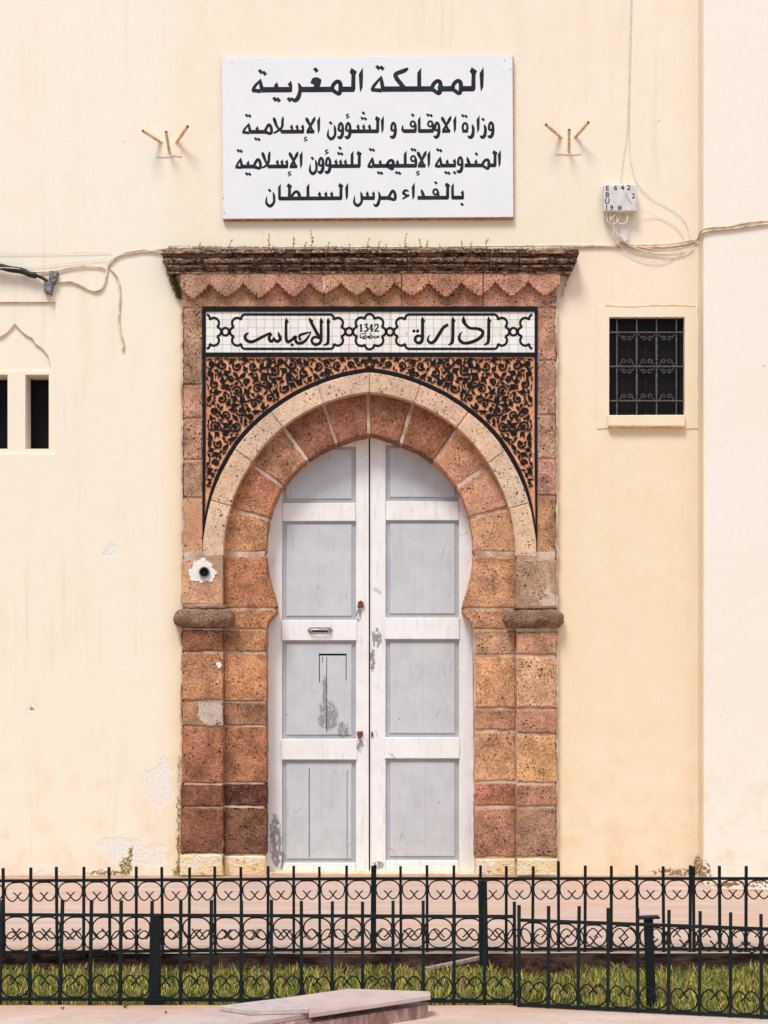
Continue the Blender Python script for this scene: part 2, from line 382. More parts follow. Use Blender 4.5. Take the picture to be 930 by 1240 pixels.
y_ = m.xyz()[1]; c = m.mix(m.math('MULTIPLY', m.ramp(m.math('ADD', y_, m.math('MULTIPLY', g2, .12)), -5.0, -4.75), .75), c, (.55, .30, .19))
m.col(c); m.bump(m.math('ADD', n, m.math('MULTIPLY', g2, .4)), .6, .012); SAND = m.m
m = M('damp_brown_soil', .95, .05); n = m.noise(30, 6, .75); m.col(m.mix(m.ramp(n, .35, .65), (.015, .009, .006), (.12, .058, .038))); m.bump(n, 1, .03); SOIL = m.m
m = M('kerb_edge_stone', .9, .15); n = m.noise(9, 6, .75, stretch=(.5, 1, 1.5)); m.col(m.mix(m.ramp(n, .4, .66), (.014, .009, .007), (.10, .055, .038))); m.bump(n, 1, .02); KERB = m.m
m = M('rose_marble', .35, .45); w = m.noise(6, 6, .7, stretch=(3, 1.2, .5), dist=1.2); n = m.noise(22, 4)
m.col(m.mix(m.ramp(w, .38, .7), (.21, .105, .09), (.52, .36, .31))); m.bump(n, .5, .006); MARBLE = m.m
m = M('worn_marble_top', .6, .3); n = m.noise(4, 6, .65); m.col(m.mix(m.ramp(n, .35, .65), (.46, .345, .31), (.57, .45, .41))); m.bump(m.noise(50, 3), .4, .005); MTOP = m.m
MTOP2 = simple('pale_marble_slab', (.50, .42, .40), .6, .3, var=.12, scale=30)

# ------------------------------------------------------------------ SETTING: ground
def sheet(name, xs, ys, zf, mat):
    v = [(x, y, zf(x, y)) for y in ys for x in xs]; nx = len(xs)
    f = [(j*nx+i, j*nx+i+1, (j+1)*nx+i+1, (j+1)*nx+i) for j in range(len(ys)-1) for i in range(nx-1)]
    o = obj(name, v, f, mat, smooth=True); return tag(o, kind='structure')
def sstep(a, b, t): t = min(1, max(0, (t-a)/(b-a))); return t*t*(3-2*t)
YK = -3.45          # front face of the raised pavement (behind the lawn)
YN = -4.80          # front edge of the lawn
def pave_z(x, y): return -.085*sstep(2.42, 2.62, x)*sstep(-2.2, -.3, y) + .006*mnoise.noise(Vector((x*1.5, y*1.5, 0)))
frange = lambda a, b, n: [a+(b-a)*i/n for i in range(n+1)]
sheet('pavement', frange(-30, -5, 10)[:-1]+frange(-5, 5, 80)+frange(5, 30, 10)[1:], frange(YK, .1, 24), pave_z, PAVE)
o = MB(); o.box(-30, 30, YK-.012, YK+.35, -.25, -.006); tag(o.build('kerb', KERB), kind='structure')
sheet('soil_bed', frange(-30, -4, 8)[:-1]+frange(-4, 4, 120)+frange(4, 30, 8)[1:], frange(YN-.15, YK+.02, 16),
      lambda x, y: -.075+.05*math.exp(-((x-.87)**2/.05+(y+3.62)**2/.03))+.018*mnoise.noise(Vector((x*7, y*7, 1))) + .018*sstep(YK-.25, YK, y), SOIL)
def near_edge(x): return YN if x < .62 else YN - .02 - .26*(x-.62)/1.1 if x < 3 else YN-.6
v = []; xs = frange(-30, -4, 6)[:-1]+frange(-4, 4, 160)+frange(4, 30, 6)[1:]
for x in xs:
    ye = near_edge(x) + .018*mnoise.noise(Vector((x*6, 0, 3)))
    v += [(x, ye, -.09), (x, ye-.002, -.004), (x, ye-.03, .0)] + [(x, ye-.03-t, .004*mnoise.noise(Vector((x*2, t*2, 5)))) for t in (.15, .4, .8, 1.4, 2.2, 3.4, 6, 12, 40)]
n = 12; f = [(i*n+j, i*n+j+1, (i+1)*n+j+1, (i+1)*n+j) for i in range(len(xs)-1) for j in range(n-1)]
tag(obj('foreground_pavement', v, f, SAND, smooth=True), kind='structure')
o = MB(); o.box(-400, 400, -500, 400, -.6, -.3); tag(o.build('ground', SAND), kind='structure')

# ------------------------------------------------------------------ THE BUILDING
B = empty('building', (-.12, 0, 0))
tag(B, 'cream plastered building wall with a carved red stone horseshoe arch doorway', 'building')
def ch(o):                                   # child of the building, keep world coordinates
    return o
def part(name, parent=None, lab=None):
    o = empty(name, (0, 0, 0), 0, parent or B); o.location = (-B.location.x, 0, 0) if (parent or B) is B else (0, 0, 0)
    if lab: o['label'] = lab
    return o
W = part('facade', B)                        # holds the wall pieces in world coordinates

# arch curves (radius in px around AC, angle from the top)
AC = (447.5, 661.0)
def interp(tab, a):
    a = abs(a)
    if a <= tab[0][0]: return tab[0][1]
    for (a0, r0), (a1, r1) in zip(tab, tab[1:]):
        if a <= a1:
            return r0+(r1-r0)*(a-a0)/(a1-a0)
    return tab[-1][1]
def smooth_tab(tab):
    return sorted((p[0], p[1]) for p in catmull(tab, 5))
R_IN = smooth_tab([(0, 135), (9, 131.5), (18.2, 129.5), (36, 128.3), (55.5, 127.2), (75, 125.6), (90, 125.4), (106, 127.6), (117.3, 130.4), (124.7, 135.2)])
R_MID = smooth_tab([(0, 186), (18.5, 181.3), (33, 178.6), (55, 175.3), (71, 174.8), (84, 175.8), (94, 177.5)])
R_OUT = smooth_tab([(0, 210.4), (16.3, 205), (26, 203), (36, 201.5), (50, 201.2), (60, 200), (70.5, 200), (82, 200.6), (90, 202.2)])
def pol(r, a): return (AC[0] + r*math.sin(R(a)), AC[1] - r*math.cos(R(a)))
def curve(tab, a0, a1, n, off=0): return [pol(interp(tab, a0+(a1-a0)*i/n)+off, a0+(a1-a0)*i/n) for i in range(n+1)]

# wall with openings
def pxp(poly, d=0): return [(P(x, y, d)[0], P(x, y, d)[2]) for x, y in poly]
TOPZ = 8.2
pier_x = P(851.5, 0, .19)[0]
outer = [(-9, -.15), (pier_x+.3, -.15), (pier_x+.3, TOPZ), (-9, TOPZ)]
door_hole = pxp([(224, 1075), (672, 1075), (672, 340), (224, 340)])
win_hole = pxp(rect(737.5, 384, 829, 503))
niche = pxp(rect(-62, 365.5, 67, 550))
v = []; f = []
loops = [outer, door_hole, win_hole, niche]
flat = [p for l in loops for p in l]; v = [(x, 0, z) for x, z in flat]
for t in tri2(outer, loops[1:]):
    a = [flat[i] for i in t]; f.append(tuple(t) if area2(a) > 0 else tuple(t[::-1]))
mb = MB(); mb.add(v, f)
def reveal(mb, poly, y0, y1):
    n = len(poly)
    if area2(poly) > 0: poly = poly[::-1]
    mb.add([(x, y0, z) for x, z in poly]+[(x, y1, z) for x, z in poly], [(i, i+n, (i+1) % n+n, (i+1) % n) for i in range(n)])
reveal(mb, win_hole, 0, .075)
# stepped niche: shallow rectangle, then an ogee-headed second recess, then the two slots
def rag(poly, a=.004, step=.05):
    return [(x+a*mnoise.noise(Vector((x*14, z*14, 2))), z+a*mnoise.noise(Vector((x*14, z*14, 8)))) for x, z in resample(poly, step)]
reveal(mb, niche, 0, .018)
og = [(61, 443), (58, 430), (50, 420), (42, 415), (39, 409), (30, 404), (24, 398), (18, 391.5), (12, 398), (6, 404), (-3, 409), (-6, 415), (-14, 420), (-22, 430), (-25, 443)]
og2 = og + [(-25, 449), (61, 449)]
ogz = pxp(og2)
slots = [pxp(rect(30, 453, 58.5, 543)), pxp(rect(-20, 453, 8.5, 543))]
flat = [p for l in ([niche]+[ogz]+slots) for p in l]; f = []
for t in tri2(niche, [ogz]+slots):
    a = [flat[i] for i in t]; f.append(tuple(t) if area2(a) > 0 else tuple(t[::-1]))
mb.add([(x, .018, z) for x, z in flat], f)
reveal(mb, ogz, .018, .034)
mb.add([(x, .034, z) for x, z in ogz], [tuple(t) if area2([ogz[i] for i in t]) > 0 else tuple(t[::-1]) for t in tri2(ogz)])
for s_ in slots: reveal(mb, s_, .018, .24)
# body of the building behind
mb.add([(-9, 0, TOPZ), (9, 0, TOPZ), (9, 6, TOPZ), (-9, 6, TOPZ), (-9, 0, -.2), (9, 0, -.2), (9, 6, -.2), (-9, 6, -.2)], [(0, 1, 2, 3), (1, 5, 6, 2), (2, 6, 7, 3), (3, 7, 4, 0)])
mb.build('wall', PLASTER, W)
mb = MB(); mb.box(pier_x, 9, -.19, .05, -.2, TOPZ); o = mb.build('pier', PLASTER, W); o['label'] = 'plain plaster pier standing forward at the right edge'
bv = o.modifiers.new('edge', 'BEVEL'); bv.width = .012; bv.segments = 3

ORANGE_EDGE = simple('orange_edge', (.62, .38, .19), .9, .1, var=.3, scale=25)  # thin orange strips drawn along niche, ogee, band and sill edges
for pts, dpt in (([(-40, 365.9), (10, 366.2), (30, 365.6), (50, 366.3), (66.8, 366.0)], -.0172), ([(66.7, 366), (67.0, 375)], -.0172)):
    slab('orange_edge_strip', [(x, y) for x, y in pts]+[(x, y+1.0) for x, y in pts[::-1]] if pts[0][0] != pts[1][0] else [(66.3, 366), (67, 366), (67, 376), (66.4, 376)], dpt, dpt-.004, ORANGE_EDGE, W, jit=.0015, step=.03)
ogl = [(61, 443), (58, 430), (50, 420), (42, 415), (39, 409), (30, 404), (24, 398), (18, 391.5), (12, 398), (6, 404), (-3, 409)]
slab('orange_edge_strip', ogl+[(x, y+1.3) for x, y in ogl[::-1]], -.0172, -.022, ORANGE_EDGE, W)
# right window: band, sill, grille, glass
WN = part('window', B, 'small dark window with a wrought iron scroll grille')
def band(name, o_, i_, d, mat, parent):
    a = rag(pxp(o_), .006, .04); b = rag(pxp(i_), .002, .06)
    flat = a+b; f = []
    for t in tri2(a, [b]):
        q = [flat[i] for i in t]; f.append(tuple(t) if area2(q) > 0 else tuple(t[::-1]))
    mb = MB(); mb.add([(x, -d, z) for x, z in flat], f)
    n = len(a); aa = a if area2(a) > 0 else a[::-1]
    mb.add([(x, -d, z) for x, z in aa]+[(x, .004, z) for x, z in aa], [(i, i+n, (i+1) % n+n, (i+1) % n) for i in range(n)])
    bb = b if area2(b) < 0 else b[::-1]; n = len(b)
    mb.add([(x, -d, z) for x, z in bb]+[(x, .004, z) for x, z in bb], [(i, i+n, (i+1) % n+n, (i+1) % n) for i in range(n)])
    return mb.build(name, mat, parent)
band('window_surround', rect(723, 370.5, 845, 519), rect(737.5, 384, 829, 503), .007, PLASTER, WN)
for sp_ in ([(733, 369.6), (760, 371.2), (790, 370.0), (815, 369.4), (842, 370.4)], [(738, 515.8), (770, 516.3), (800, 515.6), (829, 516.2)]):
    slab('orange_edge_strip', sp_+[(x, y+.9) for x, y in sp_[::-1]], .0085 if sp_[0][1] < 400 else .046, .0, ORANGE_EDGE, WN, jit=.002, step=.03)
slab('window_sill', rect(736.5, 502.5, 830, 516), .045, -.2, PLASTER, WN, bevel=.006, jit=.002, step=.06)
x0, _, z0 = P(734, 507, 0); x1, _, z1 = P(833, 380, 0)
mb = MB(); mb.box(x0, x1, .066, .075, z0, z1); mb.build('pane', GLASS, WN)
mb = MB(); fx0, _, fz0 = P(737.5, 503); fx1, _, fz1 = P(829, 384)
mb = MB()
for (a, b_, c_, d_) in ((fx0, fx0+.03, fz0, fz1), (fx1-.03, fx1, fz0, fz1), (fx0+.03, fx1-.03, fz1-.03, fz1), (fx0+.03, fx1-.03, fz0, fz0+.03), ((fx0+fx1)/2-.014, (fx0+fx1)/2+.014, fz0+.03, fz1-.03)):
    mb.box(a, b_, .050, .066, c_, d_)
mb.build('casement', DARKIN, WN)
gd = -.026
for i, gx in enumerate((747, 771, 795, 819)):
    a = P(gx, 384.5, gd); b = P(gx, 502.3, gd); mb = MB(); mb.tube([(a[0], -gd, a[2]), (b[0], -gd, b[2])], .0062, 6)
    if i in (1, 2):
        for (ya, yb) in ((409, 436), (452, 478)):
            qa = P(gx, ya, gd); qb = P(gx, yb, gd); pts = [(qa[0], -gd, qa[2]+(qb[2]-qa[2])*k/12) for k in range(13)]
            mb.tube(pts, .0125, 6, rf=lambda t: .75+.25*math.sin(t*38))
    mb.build('grille_bar', GRILLE, WN)
for gy in (402.7, 444, 485.5):
    a = P(738, gy, gd); b = P(828.5, gy, gd); mb = MB(); mb.box(a[0], b[0], -gd-.012, -gd-.004, a[2]-.005, a[2]+.005); mb.build('grille_bar', GRILLE, WN)
def spiral(cx, cz, r, turns, sgn, y, a0):
    return [(cx+sgn*r*(1-.75*t)*math.cos(a0+turns*2*math.pi*t), y, cz+r*(1-.75*t)*math.sin(a0+turns*2*math.pi*t)) for t in [k/14 for k in range(15)]]
k_ = DIST/FOC
for j, (gy, up) in enumerate(((410, 1), (438, -1), (450, 1), (480, -1))):
    for gx in (759, 783, 807):
        for sg in (-1, 1):
            c_ = P(gx+sg*3.6, gy, gd); r = 3.2*k_
            sp = spiral(c_[0], c_[2], r, 1.15, sg, -gd-.002, up*math.pi/2*.2)
            tail = P(gx+sg*10.5, gy-up*6, gd)
            sp = [(tail[0], -gd-.002, tail[2]), ((tail[0]*.6+sp[0][0]*.4)+0, -gd-.002, (tail[2]+sp[0][2])/2+up*.006)] + sp
            mb = MB(); mb.tube(sp, .0036, 5); mb.build('grille_scroll', GRILLE, WN)
# slot windows
for i, s_ in enumerate(slots):
    SW = part('window', B, 'narrow dark slot window nearer the doorway' if i == 0 else 'narrow dark slot window cut by the left photo edge')
    xs_ = [p[0] for p in s_]; zs_ = [p[1] for p in s_]
    mb = MB(); mb.box(min(xs_)-.01, max(xs_)+.01, .235, .25, min(zs_)-.01, max(zs_)+.01); mb.build('pane', GLASS, SW)
    mb = MB(); mb.box(min(xs_), min(xs_)+.012, .205, .234, min(zs_), max(zs_)); mb.box(max(xs_)-.012, max(xs_), .205, .234, min(zs_), max(zs_)); mb.box(min(xs_)+.012, max(xs_)-.012, .205, .234, min(zs_), min(zs_)+.02); mb.build('casement', DARKIN, SW)

# ------------------------------------------------------------------ doorway surround
S = part('doorway_surround', B, 'carved red stone surround with horseshoe arch, tile inscription and cornice')
def vary(c, a=.12):
    if c[0] > .2: L = sum(c)/3; c = tuple(1.12*(.85*u+.15*w)*q for u, w, q in zip(c, (.58, .33, .215), (.98, .97, .95)))
    k = 1+rng.uniform(-a, a); return (c[0]*k*(1+rng.uniform(-.04, .04)), c[1]*k*(1+rng.uniform(-.06, .06)), c[2]*k*(1+rng.uniform(-.08, .08)))
ORANGE = (.58, .27, .135); RED = (.37, .145, .072); PALEO = (.64, .37, .215); DARKB = (.15, .068, .045); STRIP = (.60, .34, .225); UPR = (.36, .15, .085)

# mortar backings
mb = MB()
def ringback(t0, t1, a0, a1, d0, d1, n=40, o0=0, o1=0):
    out = curve(t1, a0, a1, n, o1)+curve(t0, a1, a0, n, o0)
    return out
def back(name, poly, d0, d1, mat): return slab(name, poly, d0, d1, mat, S)
# dark ring backing (both sides) + jambs behind
back('mortar_bed', curve(R_MID, -94, 94, 60, 3)+curve(R_IN, 94, -94, 60, 1.2), -.036, -.25, MORTARW)
back('mortar_bed', curve(R_OUT, -88, 88, 60, -.5)+curve(R_MID, 88, -88, 60, 1.0), .050, -.2, MORTAR)
for sg in (-1, 1):
    mx = lambda x: AC[0]+sg*(AC[0]-x) if sg > 0 else x
    X = (lambda x: x) if sg < 0 else (lambda x: 2*447.6-x)
    o_ = [(X(a), b) for a, b in rect(223, 668, 269.5, 1060)]
    back('mortar_bed', o_, .058, -.1, MORTAR)
    o_ = [(X(a), b) for a, b in rect(269.5, 668, 324.3, 1060)]
    if sg < 0: o_ = [(269.5, 668), (319.5, 668), (323, 700), (329, 722), (333, 737), (322, 752), (319, 1060), (269.5, 1060)]
    else: o_ = [(X(a), b) for a, b in [(269.5, 668), (319.5, 668), (323, 700), (329, 722), (333, 737), (322, 752), (319, 1060), (269.5, 1060)]]
    back('mortar_bed', o_, -.028, -.25, MORTAR if sg > 0 else MORTAR)
    back('mortar_bed', [(X(a), b) for a, b in rect(223.5, 371, 246, 672)], .038, -.05, MORTAR)

# voussoirs: recessed dark ring
JD = [-93.7, -75, -55.5, -36, -18, -.6, 17, 37, 56, 74.5, 93]
toneD = [ORANGE, (.50, .22, .12), (.56, .26, .145), (.36, .14, .08), (.27, .095, .055), (.26, .09, .052), (.30, .10, .057), (.56, .28, .15), (.66, .34, .19), (.68, .35, .19)]
for i, (a0, a1) in enumerate(zip(JD, JD[1:])):
    GP = [.8, .85, .8, .95, .75, .7, .85, .75, .8, .95, .6]; g1 = GP[i]; g2 = GP[i+1]
    pl = curve(R_MID, a0+g1*.75, a1-g2*.75, 8, 6)+curve(R_IN, a1-g2, a0+g1, 8)
    slab('voussoir', pl, -.027+rng.uniform(-.002, .003), -.26, ROUGH if i in (2, 3) else STONE if i < 7 else MID, S, vary(toneD[i], .06), bevel=.010, jit=.0045, step=.035)
# voussoirs: proud pale ring
JL = [-94, -74, -54.4, -36.4, -18, 0, 17.5, 36.5, 55, 75, 94]
for i, (a0, a1) in enumerate(zip(JL, JL[1:])):
    g1, g2 = .16, .16
    pl = curve(R_OUT, a0+g1, a1-g2, 9, -.2)+curve(R_MID, a1-g2, a0+g1, 9)
    slab('voussoir', pl, .06, -.1, SMOOTHST, S, vary((.70, .505, .355), .05), bevel=.006, jit=.0016, step=.03)

# blocks below the springing
def block(x0, y0, x1, y1, d, col, mat=STONE, g=1.0, bev=.011, jit=.0052, name='stone_block', back=-.2):
    return slab(name, rect(x0, y0+g, x1, y1-g), d, back, mat, S, vary(col, .06), bevel=bev, jit=jit, step=.035)
LO = [762, 789.5, 848.5, 880, 949.5, 978, 1034]
tone_lo = [(.32, .125, .065), (.66, .32, .165), (.55, .30, .18), (.56, .235, .105), (.25, .095, .055), (.22, .085, .052)]
for (y0, y1), c_ in zip(zip(LO, LO[1:]), tone_lo):
    block(220.5-(y0 > 940)*2, y0, 269.6, y1, .07, c_, ROUGH if y0 > 840 else STONE)
LI = [762, 790.5, 850, 879, 948.5, 977, 1035.5]
tone_li = [(.50, .23, .125), (.58, .27, .135), (.42, .21, .12), (.52, .21, .10), (.16, .062, .040), (.22, .09, .055)]
for (y0, y1), c_ in zip(zip(LI, LI[1:]), tone_li): block(271, y0, 322.6, y1, -.02, c_, ROUGH if y0 > 840 else STONE, back=-.27)
RI = [762, 794, 858, 885, 947, 977, 1039]
tone_ri = [(.62, .32, .18), (.72, .38, .20), (.44, .22, .13), (.70, .35, .175), (.46, .185, .09), (.42, .22, .135)]
for (y0, y1), c_ in zip(zip(RI, RI[1:]), tone_ri): block(575, y0, 624.6, y1, -.02, c_, back=-.27, g=1.3)
RO = [763.5, 794, 858, 889, 949, 977.5, 1039]
tone_ro = [(.56, .30, .18), (.74, .40, .22), (.48, .25, .155), (.70, .36, .18), (.48, .24, .14), (.38, .215, .145)]
for (y0, y1), c_ in zip(zip(RO, RO[1:]), tone_ro): block(626, y0, 674, y1, .07, c_, g=1.5)
# the horseshoe foot blocks and little corbels
def mir(pl): return [(2*447.8-x, y) for x, y in pl]
foot = [(271, 675)] + [p for p in curve(R_IN, -96, -123.5, 10)] + [(335, 735.5), (271, 735.5)]
corb = [(271, 738.5), (335.5, 738.5), (335, 742.5), (331, 746.5), (326, 751), (323.4, 757), (322.8, 761), (271, 761)]
for pl, c_ in ((foot, (.52, .23, .115)), (corb, (.56, .26, .13)), (mir(foot), (.70, .36, .19)), (mir(corb), (.68, .35, .185))):
    slab('stone_block', pl, -.02, -.27, STONE, S, c_, bevel=.007, jit=.002, step=.03)
block(220.5, 676.5, 269.6, 733, .06, (.70, .40, .24), MID, g=.5)
block(624.5, 677.5, 674, 733, .06, (.46, .32, .225), MID, g=.5)
# limewashed bases
for (x0, y0, x1, y1, d, bk) in ((218, 1035, 269.4, 1061, .075, -.1), (270.8, 1036.5, 321.5, 1061, -.012, -.27), (576, 1040, 624.6, 1061, -.012, -.27), (626, 1040, 675, 1061, .075, -.1)):
    slab('base_block', rect(x0, y0, x1, y1), d, bk, LIME, S, None, bevel=.012, jit=.004, step=.035)
# capitals: fat roll moulding with a thin fillet above
def capital(x0, x1, y0, y1):
    cx_ = (x0+x1)/2; zc = P(0, (y0+y1)/2, .12)[2]; a = P(x0, y0, .12); b = P(x1, y1, .12); hz = (a[2]-b[2])/2
    n = 18; m_ = 12; v = []; f = []
    xL, xR = a[0], b[0]
    # path around three sides of the pilaster; rounded section
    path = [(xL+.055, .03)] + [(xL+.055-.0, .03-.12*t) for t in (.4, .7)]
    core0, core1 = xL+hz*.95, xR-hz*.95; dfr = -.135
    pts = [(core0, .02, -1, 0), (core0, -.04, -1, 0), (core0, dfr+hz*.95, -1, 0), (core0, dfr+hz*.95, -.7, -.7), (core0, dfr+hz*.95, 0, -1)]
    k = 26
    for i in range(1, k): pts.append((core0+(core1-core0)*i/k, dfr+hz*.95, 0, -1))
    pts += [(core1, dfr+hz*.95, 0, -1), (core1, dfr+hz*.95, .7, -.7), (core1, dfr+hz*.95, 1, 0), (core1, -.04, 1, 0), (core1, .02, 1, 0)]
    for (x, y, nx, ny) in pts:
        for j in range(m_+1):
            t = -math.pi/2+math.pi*j/m_; r = hz*(1+.14*mnoise.noise(Vector((x*12, y*12, j*.6)))+.12*mnoise.noise(Vector((x*40, y*40, j*1.6))))
            v.append((x+nx*math.cos(t)*r*.95, y+ny*math.cos(t)*r*.95, zc+math.sin(t)*r))
    for i in range(len(pts)-1):
        for j in range(m_): f.append((i*(m_+1)+j, (i+1)*(m_+1)+j, (i+1)*(m_+1)+j+1, i*(m_+1)+j+1))
    nn = m_+1
    f.append(tuple(i*nn+m_ for i in range(len(pts)))[::-1]); f.append(tuple(i*nn for i in range(len(pts))))
    o = obj('capital', v, f, ROUGH, S, (.38, .225, .15), smooth=True)
    slab('capital_fillet', rect(x0+12, y0-4, x1-9, y0-.5), .085, -.05, STONE, S, (.36, .21, .14), bevel=.004, jit=.002, step=.04)
capital(209, 283, 737, 760); capital(611.5, 684, 737.5, 760)

# ragged pale bead of plaster where the wall meets the stone
for (xa_, xb_, ya_, yb_) in ((219.3, 221.8, 372, 734), (218.4, 220.6, 762, 1034), (673.2, 675.6, 372, 735), (673.6, 675.8, 764, 1038)):
    slab('plaster_bead', rect(xa_, ya_, xb_, yb_), .054, -.002, MORTARW, S, bevel=.002, jit=.010, step=.018)
# side strips
LS = [373, 466, 507, 557, 603, 675]; RS = [373, 437, 503, 556, 600, 675]
for (y0, y1) in zip(LS, LS[1:]): block(222, y0, 245, y1, .05, STRIP, ROUGH, g=.8, name='strip_block') if y1 < 670 else slab('strip_block', [(221, y0+.8), (245, y0+.8), (245.5, 655), (245.2, 674.4), (221, 674.4)], .05, -.05, SMOOTHST, S, (.60, .33, .19), bevel=.006, jit=.002, step=.03)
for (y0, y1) in zip(RS, RS[1:]): block(651.5, y0, 673.5, y1, .05, STRIP if y1 < 670 else (.56, .30, .17), ROUGH, g=.8, name='strip_block')

# spandrel terracotta ground and black border
out_arc = curve(R_OUT, -88.5, 88.5, 90)
sp_poly = [(246, 430), (649.5, 430), (649.5, 656)] + out_arc[::-1] + [(246, 656)]
slab('terracotta_panel', sp_poly, .040, -.03, TERRA, S)
bl = MB()
def blk(poly, d0=.052, d1=.03, name='black_border'): return slab(name, poly, d0, d1, BLACK, S)
blk(rect(245, 371.5, 651, 377.2), .056); blk(rect(249.2, 427, 647.6, 431.8), .052)
blk([(245, 377.2), (249.2, 377.2), (248.9, 560), (247.4, 640), (246.4, 657), (245.4, 657)], .052)
blk([(651, 377.2), (647.6, 377.2), (647.4, 560), (648.6, 640), (649.4, 672), (650.2, 672), (650.6, 657)], .052)
arcw = lambda a: 5.2*(1-.75*sstep(60, 88, abs(a)))
n = 90
oo = [pol(interp(R_OUT, a)+arcw(a), a) for a in [-88+176*i/n for i in range(n+1)]]
ii = [pol(interp(R_OUT, a)+.2, a) for a in [88-176*i/n for i in range(n+1)]]
blk(oo+ii, .054)

# white tiles, one by one
slab('grout_bed', rect(249.2, 377.2, 647.6, 427), .040, .0, GROUT, S)
tw = (647.6-249.2)/39; th = 49.8/5
a = P(0, 0, .046); kk = (DIST-.046)/FOC; w_, h_ = tw*kk/2-.0009, th*kk/2-.0009
tv = [(-w_, 0, -h_), (w_, 0, -h_), (w_, 0, h_), (-w_, 0, h_)]
me = mesh('tile', [(x*.965, -.006, z*.965) for x, y, z in tv]+[(x, -.0045, z) for x, y, z in tv]+[(x, 0, z) for x, y, z in tv],
          [(0, 1, 2, 3)]+[(i+4, (i+1) % 4+4, (i+1) % 4, i) for i in range(4)]+[(i+8, (i+1) % 4+8, (i+1) % 4+4, i+4) for i in range(4)], TILE)
for j in range(5):
    for i in range(39):
        o = link('tile', me, S); c_ = P(249.2+tw*(i+.5), 377.2+th*(j+.5), .046)
        o.location = (c_[0], -.0402, c_[2]); o.rotation_euler = (rng.uniform(-.006, .006), rng.uniform(-.006, .006), rng.uniform(-.006, .006))

for cx_ in (422.6, 472.0): slab('tile_crack', rect(cx_-.35, 377.6, cx_+.45, 426.8), .0475, .03, TERRA, S, jit=.0028, step=.015)
# ------------------------------------------------------------------ drawn strokes (inscriptions and relief)
class Ink:
    """flat-ended strokes and polygons in photo pixels, laid at depth d (each a hair above the last)"""
    def __init__(s, d, thick=.0): s.d = d; s.th = thick; s.mb = MB(); s.k = 0
    def dd(s): s.k += 1; return s.d + .00002*(s.k % 40)
    def poly(s, pts):
        d = s.dd(); q = [P(x, y, s.d) for x, y in pts]; pl = [(p[0], p[2]) for p in q]
        if area2(pl) < 0: pl = pl[::-1]
        n = len(pl)
        f = []
        for t in tri2(pl): f.append(tuple(t) if area2([pl[i] for i in t]) > 0 else tuple(t[::-1]))
        v = [(x, -d, z) for x, z in pl]
        if s.th:
            v += [(x, -d+s.th, z) for x, z in pl]; f += [(i, i+n, (i+1) % n+n, (i+1) % n) for i in range(n)]
        s.mb.add(v, f)
    def stroke(s, pts, n=6, smooth=True):
        if smooth and len(pts) > 2: pts = catmull(pts, n)
        m_ = len(pts); L = []; Rr = []
        for i, (x, y, w) in enumerate(pts):
            a = pts[max(i-1, 0)]; b = pts[min(i+1, m_-1)]; dx, dy = b[0]-a[0], b[1]-a[1]; l = math.hypot(dx, dy) or 1
            nx, ny = -dy/l*w/2, dx/l*w/2; L.append((x+nx, y+ny)); Rr.append((x-nx, y-ny))
        d = s.dd(); v = []; f = []
        for (p, q) in zip(L, Rr):
            a = P(*p, s.d); b = P(*q, s.d); v += [(a[0], -d, a[2]), (b[0], -d, b[2])]
        for i in range(m_-1): f.append((2*i, 2*i+1, 2*i+3, 2*i+2))
        if s.th:
            o = len(v); v += [(x, y+s.th, z) for x, y, z in v]
            for i in range(m_-1): f.append((2*i, 2*i+2, 2*i+2+o, 2*i+o)); f.append((2*i+3, 2*i+1, 2*i+1+o, 2*i+3+o))
            f.append((1, 0, o, o+1)); f.append((2*m_-2, 2*m_-1, 2*m_-1+o, 2*m_-2+o))
        s.mb.add(v, f)
    def disc(s, x, y, r, n=12): s.poly([(x+r*math.cos(2*math.pi*i/n), y+r*math.sin(2*math.pi*i/n)) for i in range(n)])
    def ring(s, x, y, rx, ry, w, n=20): s.stroke([(x+rx*math.cos(2*math.pi*i/n), y+ry*math.sin(2*math.pi*i/n), w) for i in range(n+1)], smooth=False)
    def build(s, name, mat, parent): return s.mb.build(name, mat, parent)

def arc3(a, m_, b, w, n=10):
    ax, ay = a; bx, by = m_; cx, cy = b
    D = 2*(ax*(by-cy)+bx*(cy-ay)+cx*(ay-by))
    ux = ((ax*ax+ay*ay)*(by-cy)+(bx*bx+by*by)*(cy-ay)+(cx*cx+cy*cy)*(ay-by))/D
    uy = ((ax*ax+ay*ay)*(cx-bx)+(bx*bx+by*by)*(ax-cx)+(cx*cx+cy*cy)*(bx-ax))/D
    r = math.hypot(ax-ux, ay-uy); t0 = math.atan2(ay-uy, ax-ux); tm = math.atan2(by-uy, bx-ux); t1 = math.atan2(cy-uy, cx-ux)
    def norm(t, ref): 
        while t < ref: t += 2*math.pi
        return t
    tm2 = norm(tm, t0); t12 = norm(t1, t0)
    if tm2 > t12: t12 -= 2*math.pi
    return [(ux+r*math.cos(t0+(t12-t0)*i/n), uy+r*math.sin(t0+(t12-t0)*i/n), w) for i in range(n+1)]
TD = .0480                              # inscription stands just proud of the tiles
LWD = 2.9
def Z(ox, oy, s): return lambda pts: [(ox+p[0]/s, oy+p[1]/s)+((p[2]/s,) if len(p) > 2 else ()) for p in pts]
